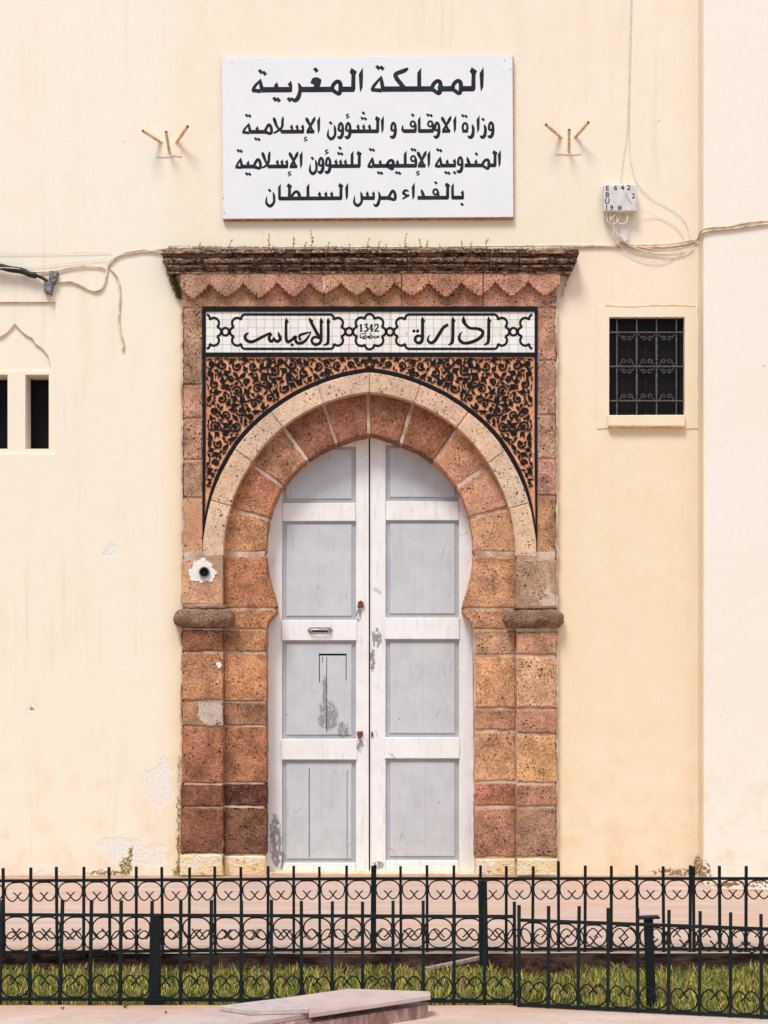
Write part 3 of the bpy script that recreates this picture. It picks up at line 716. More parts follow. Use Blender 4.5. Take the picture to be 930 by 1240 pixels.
# centre rosette
ik = Ink(TD, .004); z7 = Z(420, 370, 10.333)
cus = z7([(228, 168), (340, 168), (435, 268), (435, 384), (340, 488), (228, 488), (130, 384), (130, 268)])
mids = z7([(283, 105), (438, 172), (488, 326), (438, 482), (283, 548), (128, 482), (78, 326), (128, 172)])
for i in range(8): ik.stroke(arc3(cus[i], mids[i], cus[(i+1) % 8], LWD), smooth=False)
ik.build('rosette_outline', BLACK, S)
ik = Ink(TD, .004)
for rx in (272.9, 422.7, 472.2, 621.8): ik.ring(rx, 401.6, 4.3, 4.6, 2.9)
ik.build('linking_ring', BLACK, S)
def cart_end(ik, mx_, sg):
    """lobed end of a cartouche: mx_ = x of outermost lobe, sg=-1 left end, +1 right end"""
    X = lambda u: mx_ - sg*u
    yc = 401.6
    for vy in (-1, 1):
        Y = lambda t: yc + vy*t
        ik.stroke(arc3((X(0), yc), (X(1.4), Y(-3.4)) , (X(5.2), Y(-5.6)), LWD, 6), smooth=False)
        ik.stroke(arc3((X(5.2), Y(-5.6)), (X(4.3), Y(-14.6)), (X(14), Y(-14.4)), LWD), smooth=False)
        ik.stroke(arc3((X(14), Y(-14.4)), (X(14.8), Y(-18.8)), (X(17.6), Y(-20.8)), LWD, 6), smooth=False)
for (xa, xb) in ((278.2, 418.2), (476.8, 616.8)):
    ik = Ink(TD, .004); cart_end(ik, xa, -1); cart_end(ik, xb, 1)
    for yy in (380.8, 422.4): ik.stroke([(xa+17.4, yy, LWD), (xb-17.4, yy, LWD)], smooth=False)
    ik.build('cartouche_outline', BLACK, S)
ik = Ink(TD, .004); cart_end(ik, 268, 1); ik.build('cartouche_outline', BLACK, S)
ik = Ink(TD, .004); cart_end(ik, 627, -1); ik.build('cartouche_outline', BLACK, S)
# left word
ik = Ink(TD, .004); za = Z(270, 370, 10.333); zb = Z(350, 370, 10.333)
ik.stroke(za([(325, 338, 8), (288, 362, 34), (276, 402, 38), (315, 446, 40), (380, 448, 40), (480, 398, 36), (560, 358, 32), (600, 340, 20)]))
ik.stroke(za([(612, 352, 22), (578, 396, 36), (590, 440, 40), (620, 440, 38), (640, 395, 20)]))
ik.stroke(za([(640, 400, 16), (655, 436, 34), (682, 448, 40), (718, 418, 40), (704, 372, 36), (690, 330, 12)]))
ik.stroke(za([(790, 195, 34), (790, 400, 38), (812, 452, 42), (856, 432, 36), (900, 392, 36)]) + zb([(88, 395, 30), (78, 430, 36), (110, 468, 40), (170, 462, 38), (225, 415, 30), (275, 332, 12)]))
ik.stroke(zb([(278, 328, 8), (200, 348, 28), (140, 368, 32), (128, 398, 30), (150, 435, 26)]))
ik.poly(za([(774, 190), (790, 145), (826, 205), (808, 220), (774, 225)]))
ik.disc(*zb([(40, 490)])[0], 1.9)
ik.stroke(zb([(262, 180, 32), (280, 215, 38), (350, 345, 40), (392, 415, 40)]))
ik.stroke(zb([(400, 190, 34), (402, 400, 38), (388, 462, 38), (330, 488, 36), (288, 455, 34), (290, 415, 32), (330, 392, 30), (372, 405, 28)]))
ik.stroke(zb([(490, 190, 34), (490, 420, 38), (476, 478, 34), (424, 494, 8)]))
for hx in (400, 488): ik.poly(zb([(hx-18, 190), (hx, 145), (hx+34, 208), (hx+16, 222), (hx-18, 225)]))
ik.poly(zb([(246, 185), (250, 145), (308, 190), (290, 215), (262, 222)]))
ik.build('lettering', BLACK, S)['label'] = 'black Arabic word in the left cartouche'
# right word
ik = Ink(TD, .004); zr = Z(490, 370, 8.4545)
ik.stroke(zr([(183, 140, 32), (182, 330, 34), (168, 372, 34), (138, 382, 30), (108, 358, 28), (114, 322, 28), (145, 308, 26), (172, 318, 20)]))
for dx in (95, 133): ik.disc(*zr([(dx, 260)])[0], 2.0)
ik.stroke(zr([(446, 194, 30), (400, 222, 32), (360, 280, 34), (312, 356, 34), (270, 382, 30), (236, 350, 24), (256, 298, 6)]))
for hx, b in ((494, 1), (861, 1)):
    ik.stroke(zr([(hx, 140, 32), (hx-2, 340, 34), (hx-16, 385, 30), (hx-50, 402, 6)]))
for hx in (183, 494, 861): ik.poly(zr([(hx-16, 150), (hx-4, 108), (hx+28, 158), (hx+16, 172), (hx-16, 180)]))
ik.stroke(zr([(604, 108, 6), (604, 150, 42), (622, 192, 30), (670, 230, 28), (745, 236, 30), (800, 266, 32), (780, 322, 34), (700, 368, 34), (610, 384, 30), (562, 348, 32), (564, 300, 24), (592, 266, 5)]))
ik.build('lettering', BLACK, S)['label'] = 'black Arabic word in the right cartouche'
# 1342 and the small word below
ik = Ink(TD, .004)
ik.stroke(z7([(178, 232, 22), (178, 318, 22)]), smooth=False); ik.stroke(z7([(160, 252, 8), (178, 236, 14)]), smooth=False); ik.stroke(z7([(160, 322, 9), (198, 322, 9)]), smooth=False)
ik.stroke(z7([(213, 235, 10), (262, 233, 12)]), smooth=False); ik.stroke(z7([(260, 236, 12), (235, 265, 14), (255, 275, 18), (262, 300, 20), (240, 322, 14), (212, 312, 12)]))
ik.stroke(z7([(310, 236, 20), (278, 295, 10), (335, 297, 11)]), smooth=False); ik.stroke(z7([(312, 234, 20), (312, 320, 20)]), smooth=False); ik.stroke(z7([(296, 322, 8), (330, 322, 8)]), smooth=False)
ik.stroke(z7([(348, 256, 14), (362, 234, 14), (388, 240, 18), (388, 268, 18), (350, 318, 12)])); ik.stroke(z7([(348, 320, 14), (402, 318, 16)]), smooth=False)
ik.build('lettering', BLACK, S)['label'] = 'black numerals 1342 inside the rosette'
ik = Ink(TD, .004)
ik.stroke(z7([(170, 350, 8), (166, 385, 14), (178, 402, 14), (200, 395, 12), (240, 372, 12)])); ik.stroke(z7([(240, 372, 12), (205, 402, 14), (222, 416, 14), (262, 388, 12), (318, 372, 10)]))
ik.stroke(z7([(318, 372, 10), (270, 398, 14), (300, 408, 14), (345, 384, 12), (352, 402, 12), (372, 400, 12), (378, 380, 10), (392, 400, 12), (404, 372, 12)]))
for (a_, b_) in ((192, 352), (213, 350), (232, 345), (296, 352)): ik.disc(*z7([(a_, b_)])[0], .85)
ik.build('lettering', BLACK, S)['label'] = 'small black Arabic word under the numerals'

# arabesque relief: spirals, vines and leaves packed in the spandrels, mirrored about the centre
def arabesque():
    r_ = random.Random(11); SC = 4; x0, y0 = 246, 430; Wd, Hd = 206, 232
    ys, xs = np.mgrid[0:Hd*SC, 0:Wd*SC]; X = x0+xs/SC; Y = y0+ys/SC
    dx = X-AC[0]; dy = AC[1]-Y; rr = np.hypot(dx, dy); aa = np.abs(np.degrees(np.arctan2(dx, dy)))
    ro = np.interp(aa, [p[0] for p in R_OUT], [p[1] for p in R_OUT])
    free = (rr > ro+6.2) & (X > 250.2) & (Y > 432.8) & (X < 446.6) & (Y < 640)
    occ = ~free
    strokes = []; polys = []
    def ok(cx, cy, r, tol=0.0):
        a0, a1 = int((cy-r-y0)*SC), int((cy+r-y0)*SC)+1; b0, b1 = int((cx-r-x0)*SC), int((cx+r-x0)*SC)+1
        if a0 < 0 or b0 < 0 or a1 > Hd*SC or b1 > Wd*SC: return False
        sub = occ[a0:a1, b0:b1]; m = np.hypot(X[a0:a1, b0:b1]-cx, Y[a0:a1, b0:b1]-cy) < r
        return (sub & m).sum() <= tol*m.sum()
    def mark(cx, cy, r):
        a0, a1 = max(0, int((cy-r-y0)*SC)), int((cy+r-y0)*SC)+1; b0, b1 = max(0, int((cx-r-x0)*SC)), int((cx+r-x0)*SC)+1
        m = np.hypot(X[a0:a1, b0:b1]-cx, Y[a0:a1, b0:b1]-cy) < r; occ[a0:a1, b0:b1] |= m
    spir = []
    for R0, tries, sep in ((6.6, 900, 3.8), (5.4, 2000, 3.0), (4.3, 3000, 2.6)):
        for _ in range(tries):
            cx = r_.uniform(250, 446); cy = r_.uniform(432, 600)
            if not ok(cx, cy, R0+.3): continue
            if any(math.hypot(cx-a, cy-b) < R0+c+sep for a, b, c in spir): continue
            spir.append((cx, cy, R0))
    for (cx, cy, r0) in spir:
        a0 = r_.uniform(0, 6.28); sg = r_.choice((-1, 1)); T = 1.2 if r0 > 5 else 1.0
        rot = lambda t: a0+sg*T*2*math.pi*t
        pts = [(cx+(r0-1)*(1-.72*t)*math.cos(rot(t)), cy+(r0-1)*(1-.72*t)*math.sin(rot(t)), 2.3-.7*t) for t in [k/22 for k in range(23)]]
        strokes.append(pts); mark(cx, cy, r0+.15)
        polys.append([(cx+1.75*math.cos(k*1.0472)+.5*math.cos(3*k), cy+1.75*math.sin(k*1.0472)) for k in range(6)])
        # petals on the outside of the scroll
        for q in range(2 if r0 > 6 else 1):
            aq = r_.uniform(0, 6.28); rin = r0*.62
            lx, ly = cx+math.cos(aq)*rin, cy+math.sin(aq)*rin
            polys.append(leaf(lx, ly, 1.9, 1.2, aq+1.4))
    # vines linking neighbouring scrolls
    for i, (ax, ay, ar) in enumerate(spir):
        near = sorted(((math.hypot(ax-b[0], ay-b[1]), b) for b in spir if b != (ax, ay, ar)), key=lambda t: t[0])[:2]
        for dd, (bx, by, br) in near:
            if dd > 15.5: continue
            ux, uy = (bx-ax)/dd, (by-ay)/dd; k = r_.choice((-1, 1))
            pA = (ax+(-uy*k)*(ar-1), ay+(ux*k)*(ar-1)); pB = (bx+(uy*k)*(br-1), by+(-ux*k)*(br-1))
            pm = ((pA[0]+pB[0])/2, (pA[1]+pB[1])/2)
            strokes.append(catmull([(*pA, 1.6), (pm[0]-uy*k*.6, pm[1]+ux*k*.6, 2.0), (*pB, 1.6)], 5))
            mark(pm[0], pm[1], 1.6)
    # leaves fill what is left
    for L, wd, tries in ((5.8, 2.7, 6000), (4.5, 2.3, 9000), (3.3, 1.8, 12000), (2.3, 1.3, 16000), (1.6, 1.0, 20000)):
        for _ in range(tries):
            cx = r_.uniform(250, 446.5); cy = r_.uniform(432.5, 640); th = r_.uniform(0, 6.28)
            c_, s_ = math.cos(th), math.sin(th); g = .34
            if not ok(cx, cy, wd+g): continue
            if all(ok(cx+c_*L*t, cy+s_*L*t, max(.3, (wd*(1-abs(t)**1.5))+g*.8)) for t in (-.8, -.45, .45, .8)):
                lf = leaf(cx, cy, L, wd, th, r_.uniform(-.5, .5)); polys.append(lf)
                if L > 3.5 and r_.random() < .7:
                    for sg in (-1, 1): polys.append(leaf(cx-c_*L*.25-s_*sg*wd*.8, cy-s_*L*.25+c_*sg*wd*.8, L*.5, wd*.55, th+sg*.75))
                strokes.append([(cx-c_*L*.9, cy-s_*L*.9, .8), (cx-c_*(L+1.9), cy-s_*(L+1.9)+.5, .7)])
                for t in (-.9, -.6, -.3, 0, .3, .6, .9): mark(cx+c_*L*t, cy+s_*L*t, wd*(1-abs(t)**1.6)+.12)
    return strokes, polys
def leaf(cx, cy, L, w, th, bend=0.0):
    c_, s_ = math.cos(th), math.sin(th); out = []
    prof = [(-1, 0), (-.65, .62), (-.2, 1), (.25, .8), (.6, .45), (1, 0)]
    for (t, h) in prof: u, v_ = t*L, h*w+bend*(1-t*t)*w; out.append((cx+c_*u-s_*v_, cy+s_*u+c_*v_))
    for (t, h) in prof[-2:0:-1]: u, v_ = t*L, -h*w+bend*(1-t*t)*w; out.append((cx+c_*u-s_*v_, cy+s_*u+c_*v_))
    return out
st_, po_ = arabesque()
for sg in (0, 1):
    X = (lambda x: x) if not sg else (lambda x: 2*447.6-x)
    ik = Ink(.0475, .0076)
    for s in st_: ik.stroke([(X(x), y, w) for x, y, w in s], smooth=False)
    for p in po_: ik.poly([(X(x), y) for x, y in p])
    o = ik.build('arabesque_relief', BLACK, S); o['kind'] = 'stuff'; o['label'] = 'dense black scroll and leaf relief of the %s spandrel' % ('right' if sg else 'left')
ik = Ink(.0478, .008); ik.ring(447.6, 440.5, 5.2, 5.6, 2.4); ik.ring(447.6, 440.5, 2.6, 3.0, 1.2); ik.poly([(445.9, 429), (449.3, 429), (449.3, 436), (445.9, 436)]); ik.poly([(445.9, 445), (449.3, 445), (449.3, 452), (445.9, 452)])
ik.build('rosette_outline', BLACK, S)

# frieze: flat lower course, proud upper course with a stepped zigzag edge
slab('mortar_bed', rect(221.5, 331, 674, 371.5), .036, -.05, MORTAR, S)
joints = [218, 311, 392, 486.5, 585, 679]
for i, (a, b) in enumerate(zip(joints, joints[1:])):
    xa = 222 if i == 0 else a+.7; xb = 674.5 if i == 4 else b-.7
    slab('frieze_block', rect(xa, 333, xb, 371.5), .052, -.02, STONE, S, vary((.52, .26, .165), .04), bevel=.005, jit=.0025, step=.04)
pk = [(254, 340.5), (295, 340), (335.5, 338.5), (374.5, 340), (413.6, 340), (446, 345), (478, 339.5), (520, 339.5), (559, 339.5), (600, 338), (640, 338)]
tp = [(233, 361), (274, 358.5), (314.4, 359.5), (356, 358.5), (393, 355), (432, 357), (459, 358.5), (499.5, 357), (540, 358.5), (582, 357.5), (620, 357.5), (660, 357)]
zig = [(217, 343)]
seq = []
for i in range(12):
    seq.append(tp[i]); 
    if i < 11: seq.append(pk[i])
seq = [(217.5, 341)] + seq + [(678.5, 341)]
zz = []
for (a, b) in zip(seq, seq[1:]):
    n = 5; down = b[1] > a[1]
    for k in range(n):
        t0 = k/n; t1 = (k+1)/n
        bl_ = lambda t: t+(.10 if down else -.10)*math.sin(math.pi*t)*(1 if down else 1)
        xA = a[0]+(b[0]-a[0])*t0; xB = a[0]+(b[0]-a[0])*t1
        yA = a[1]+(b[1]-a[1])*(t0**.70 if down else 1-(1-t0)**.70); yB = a[1]+(b[1]-a[1])*(t1**.70 if down else 1-(1-t1)**.70)
        mx, my = (xA+xB)/2, (yA+yB)/2
        zz += [(xA+(xB-xA)*.04, yA), (mx-(xB-xA)*.18+(.9 if not down else -.9), my+1.15), (mx+(xB-xA)*.25+(.9 if not down else -.9), my+1.25+(yB-yA)*.2)]
zz.append(seq[-1])
for i, (a, b) in enumerate(zip(joints, joints[1:])):
    seg = [p for p in zz if a+.6 < p[0] < b-.6]
    pl = [(a+.6, 330.8), (b-.6, 330.8), (b-.6, seg[-1][1])] + seg[::-1] + [(a+.6, seg[0][1])]
    slab('zigzag_block', pl, .105, .06, STONE, S, vary((.55, .29, .19), .04), bevel=.004)
slab('mortar_patch', [(305, 331), (315, 331), (316, 345), (312, 358), (309, 350), (306, 342)], .1065, .1, MORTARW, S, bevel=.001, jit=.006, step=.02)
slab('mortar_patch', [(308, 362), (315, 364), (318, 371), (311, 371)], .0535, .04, MORTARW, S, bevel=.001, jit=.006, step=.02)
slab('mortar_patch', [(390.5, 334), (393.2, 334), (394, 350), (391.5, 354)], .1065, .1, MORTARW, S, bevel=.001, jit=.004, step=.02)

# cornice: moulded blocks, mitred at both ends
prof = []   # (projection, photo y at that projection)
prof_px = [(.0, 301), (.165, 301), (.172, 306.0), (.120, 307.2), (.116, 310.6), (.146, 311.4), (.158, 314.5), (.148, 317.4), (.112, 318.2), (.110, 320.0), (.138, 320.6), (.136, 322.4), (.106, 323.8), (.088, 327.5), (.112, 328.6), (.112, 330.6), (.0, 330.6)]
prof = [(d, P(0, yy, d)[2]) for d, yy in prof_px]
xl = P(224, 0, 0)[0]; xr = P(672.5, 0, 0)[0]
cj = [None, 281, 376.7, 493, 593, 629, None]
for i in range(6):
    v = []; f = []; n = len(prof); segs = 9
    secs = []
    def sec(x, mitre=0, wall=False):
        return [((x-mitre*d if mitre else x), (0.02 if wall else -d), z) for d, z in prof]
    xa = None if cj[i] is None else P(cj[i]+.5, 0, .15)[0]; xb = None if cj[i+1] is None else P(cj[i+1]-.5, 0, .15)[0]
    if xa is None: secs += [sec(xl, 1, True), sec(xl, 1)]
    else: secs += [sec(xa)]
    lo = xa if xa is not None else xl+.02; hi = xb if xb is not None else xr-.02
    for k in range(1, segs): secs.append(sec(lo+(hi-lo)*k/segs))
    if xb is None: secs += [sec(xr, -1), sec(xr, -1, True)]
    else: secs += [sec(xb)]
    sd_ = rng.uniform(0, 40); dz = rng.uniform(-.005, .005)
    for s_ in secs:
        for (x, y, z) in s_:
            q = Vector((x*9+sd_, y*30, z*30)); v.append((x+.002*mnoise.noise(q), y+.009*mnoise.noise(q+Vector((5, 5, 5))), z+dz+.003*mnoise.noise(q+Vector((9, 1, 2)))))
    for a in range(len(secs)-1):
        for j in range(n-1): f.append((a*n+j, a*n+j+1, (a+1)*n+j+1, (a+1)*n+j))
    f.append(tuple(range(n))); f.append(tuple((len(secs)-1)*n+j for j in range(n))[::-1])
    obj('cornice_block', v, f, DARKST, S, vary((.25, .155, .11), .16))
slab('mortar_bed', rect(226, 302, 671, 330), .08, -.02, BLACKJ, S)

# ------------------------------------------------------------------ doors
DD = -.205
def door(side, xs_, panels, lab):
    D = part('door_leaf', B, lab)
    xo0, xa, xb, xo1 = xs_           # outer edge, panel left, panel right, inner edge (px)
    rails = [(500, panels[0][0])] + [(panels[i][1], panels[i+1][0]) for i in range(3)] + [(panels[3][1], 1058)]
    for (a, b) in ((xo0, xa), (xb, xo1)):
        slab('stile', rect(a, 500, b-.0, 1058), DD, DD-.04, WPAINT, D, bevel=.003)
    for i, (a, b) in enumerate(rails):
        ext = 1.6 if i in (2, 3) else 0
        slab('rail', rect(xa+.3-(ext if side == 'r' else .5*ext), a, xb-.3+(ext if side == 'l' else .5*ext), b), DD+(.012 if i in (2, 3) else .004 if i else 0), DD-.04, WPAINT, D, bevel=.004)
    for i, (a, b) in enumerate(panels):
        slab('panel_moulding', rect(xa-1, a-1, xb+1, b+1), DD-.022, DD-.045, GEDGE, D)
        slab('panel', rect(xa+5, a+4, xb-5, b-5), DD-.012, DD-.03, GPAINT, D, bevel=.005)
        slab('plank_joint', rect((xa+xb)/2+rng.uniform(-8, 8), a+10, 0, b-7)[:1] + [((xa+xb)/2, a+10), ((xa+xb)/2+.35, a+10), ((xa+xb)/2+.35, b-7), ((xa+xb)/2, b-7)][1:] if False else rect((xa+xb)/2-2+i*1.5, a+8, (xa+xb)/2-2+i*1.5+.3, b-8), DD-.0115, DD-.02, GEDGE, D)
    return D
DL = door('l', (318, 341.5, 431, 446.6), [(540, 609), (631, 751), (775.5, 895), (920, 1045)], 'left white door leaf with grey panels, handle and cut wicket outline')
DR = door('r', (448.4, 467, 556, 580), [(538, 607), (630, 748), (774, 893), (918.5, 1042)], 'right white door leaf with four grey panels')
slab('door_gap', rect(446.3, 500, 448.7, 1058), DD-.03, DD-.04, CRACK, DR)
slab('astragal', rect(448.3, 527, 449.6, 1056), DD+.006, DD-.01, WPAINT, DR)
# wicket outline cut into the third panel of the left leaf: recessed-looking thin grooves + planks
Wc = slab('wicket_board', rect(387.5, 794.5, 418, 889), DD-.0095, DD-.02, GPAINT, DL, bevel=.002)
slab('wicket_gap', rect(386, 791.5, 419.8, 793.8), DD-.0112, DD-.02, CRACK, DL)
slab('wicket_gap', rect(386.2, 793.8, 387.2, 826), DD-.0112, DD-.02, CRACK, DL, jit=.0007, step=.02)
slab('wicket_gap', rect(418.8, 793.8, 419.6, 824), DD-.0112, DD-.02, CRACK, DL, jit=.0007, step=.02)
slab('wicket_gap', rect(395.2, 795, 396.0, 887), DD-.0090, DD-.02, CRACK, DL, jit=.0010, step=.02)
slab('wicket_gap', rect(390.3, 795, 391.0, 802), DD-.0090, DD-.02, CRACK, DL)
slab('plank_joint', rect(374, 930, 374.8, 1038), DD-.0110, DD-.02, CRACK, DL, jit=.0007, step=.03)
slab('plank_joint', rect(420, 932, 420.6, 1038), DD-.0110, DD-.02, CRACK, DL, jit=.0007, step=.03)
# handle, keyhole plates
hd = DD+.012
h0 = P(374, 763.5, hd); h1 = P(401, 763.5, hd); yb = -hd
mb = MB(); mb.tube(catmull([(h0[0], yb, h0[2]), (h0[0]+.012, yb-.028, h0[2]+.004), ((h0[0]+h1[0])/2, yb-.04, h0[2]+.006), (h1[0]-.012, yb-.028, h0[2]+.004), (h1[0], yb, h0[2])], 4), .0075, 8)
mb.build('door_handle', BRASS, DL)
slab('handle_plate', [(372, 763), (375, 759.5), (400, 759.5), (403.5, 763), (400, 767.5), (375, 767.5)], hd+.003, hd-.004, BRASS, DL, bevel=.001)
slab('letter_slot', rect(378, 761.8, 397, 765.3), hd+.0035, hd-.004, CRACK, DL)
slab('lock', [(433, 736), (433.5, 729), (437, 727), (440, 729), (440.5, 736)], DD+.02, DD-.005, RUST, DL, bevel=.003)
slab('lock', [(432, 886), (439, 885.5), (440, 889), (436, 895), (433, 893)], DD+.02, DD-.005, RUST, DL, bevel=.003)
slab('lock', [(449.3, 886), (452, 887), (452, 892), (449.3, 892)], DD+.01, DD-.005, RUST, DR)
slab('threshold', rect(321, 1057, 577, 1064), -.06, -.4, LIME, S, bevel=.006, jit=.003, step=.05)
# dark room behind the doors so nothing leaks
mb = MB(); a = P(300, 1075, -.3); b = P(600, 480, -.3); mb.box(a[0], b[0], .31, .34, a[2], b[2]); mb.build('door_backing', DARKIN, W)
# stone reveal edge on the left jamb dark line
# drain pipe in its plaster splash on the left block
slab('mortar_patch', [(244.8+r_*1.12*math.cos(t), 692+r_*math.sin(t)) for t, r_ in [(k*2*math.pi/40, 14.2+1.6*math.sin(k*.47)+1.3*math.sin(k*1.26+1)+.8*math.sin(k*2.5)) for k in range(40)]], .0655, .05, WHITEPL, S, bevel=.0012, jit=.0)
c_ = P(247.5, 692.5, .07); mb = MB(); mb.tube([(c_[0], -.02, c_[2]), (c_[0], -.085, c_[2]-.004)], .044, 20, cap=False); mb.tube([(c_[0], -.085, c_[2]-.004), (c_[0], -.02, c_[2])], .036, 20, cap=False)
rim = []; 
o = mb.build('drain_pipe', simple('grey_green_pipe', (.16, .20, .19), .5, .3), S, smooth=True)
mb = MB(); mb.box(c_[0]-.035, c_[0]+.035, -.0705, -.069, c_[2]-.035, c_[2]+.035)
v = [(c_[0]+.0375*math.cos(k*.3142), -.0722, c_[2]+.0375*math.sin(k*.3142)) for k in range(20)]; obj('drain_hole', v, [tuple(range(20))], CRACK, S)
n = 20; v = []; 
for k in range(n):
    ca, sa = math.cos(2*math.pi*k/n), math.sin(2*math.pi*k/n); v += [(c_[0]+.036*ca, -.0853, c_[2]-.004+.036*sa), (c_[0]+.044*ca, -.0853, c_[2]-.004+.044*sa)]
obj('pipe_rim', v, [(2*k, 2*k+1, (2*k+3) % (2*n), (2*k+2) % (2*n)) for k in range(n)], bpy.data.materials['grey_green_pipe'], S)
slab('mortar_patch', [(240, 850.5), (262, 850), (269.3, 851), (269.3, 878), (250, 879), (243, 872), (239, 868), (241, 858)], .0735, .06, SMOOTHST, S, (.60, .50, .42), bevel=.002, jit=.006, step=.02)
slab('mortar_patch', [(261, 803), (266, 801), (269, 806), (265, 810)], .0715, .06, WHITEPL, S)
slab('mortar_patch', [(632, 823), (636, 821), (638, 824), (635, 827)], .0715, .06, WHITEPL, S)

# ------------------------------------------------------------------ SIGN
SG = empty('wall_sign', P(445, 265, .0))
tag(SG, 'white rectangular sign with four lines of black Arabic lettering above the doorway', 'sign')
SG_in = SG
def sgchild(o): o.parent = SG; o.location = (-SG.location.x, -SG.location.y, -SG.location.z); return o
sgchild(slab('sign_board', [(269, 70), (620.7, 66.5), (621.7, 262.8), (270, 265)], .045, .02, SIGNW, None, bevel=.002))
sgchild(slab('sign_backing', [(269.5, 72), (621.8, 68.5), (622.4, 264.6), (270.2, 266.6)], .038, .001, SIGNEDGE, None))  # brown slab behind the board, showing past its lower and right edges
for i, (bx, by) in enumerate(((281, 75), (611, 73), (272, 258), (270.5, 240), (618, 84), (430, 264.2))):
    c_ = P(bx, by, .046); mb = MB(); mb.tube([(c_[0], -.044, c_[2]), (c_[0], -.0475, c_[2])], .004, 8); sgchild(mb.build('screw', RUST, None))

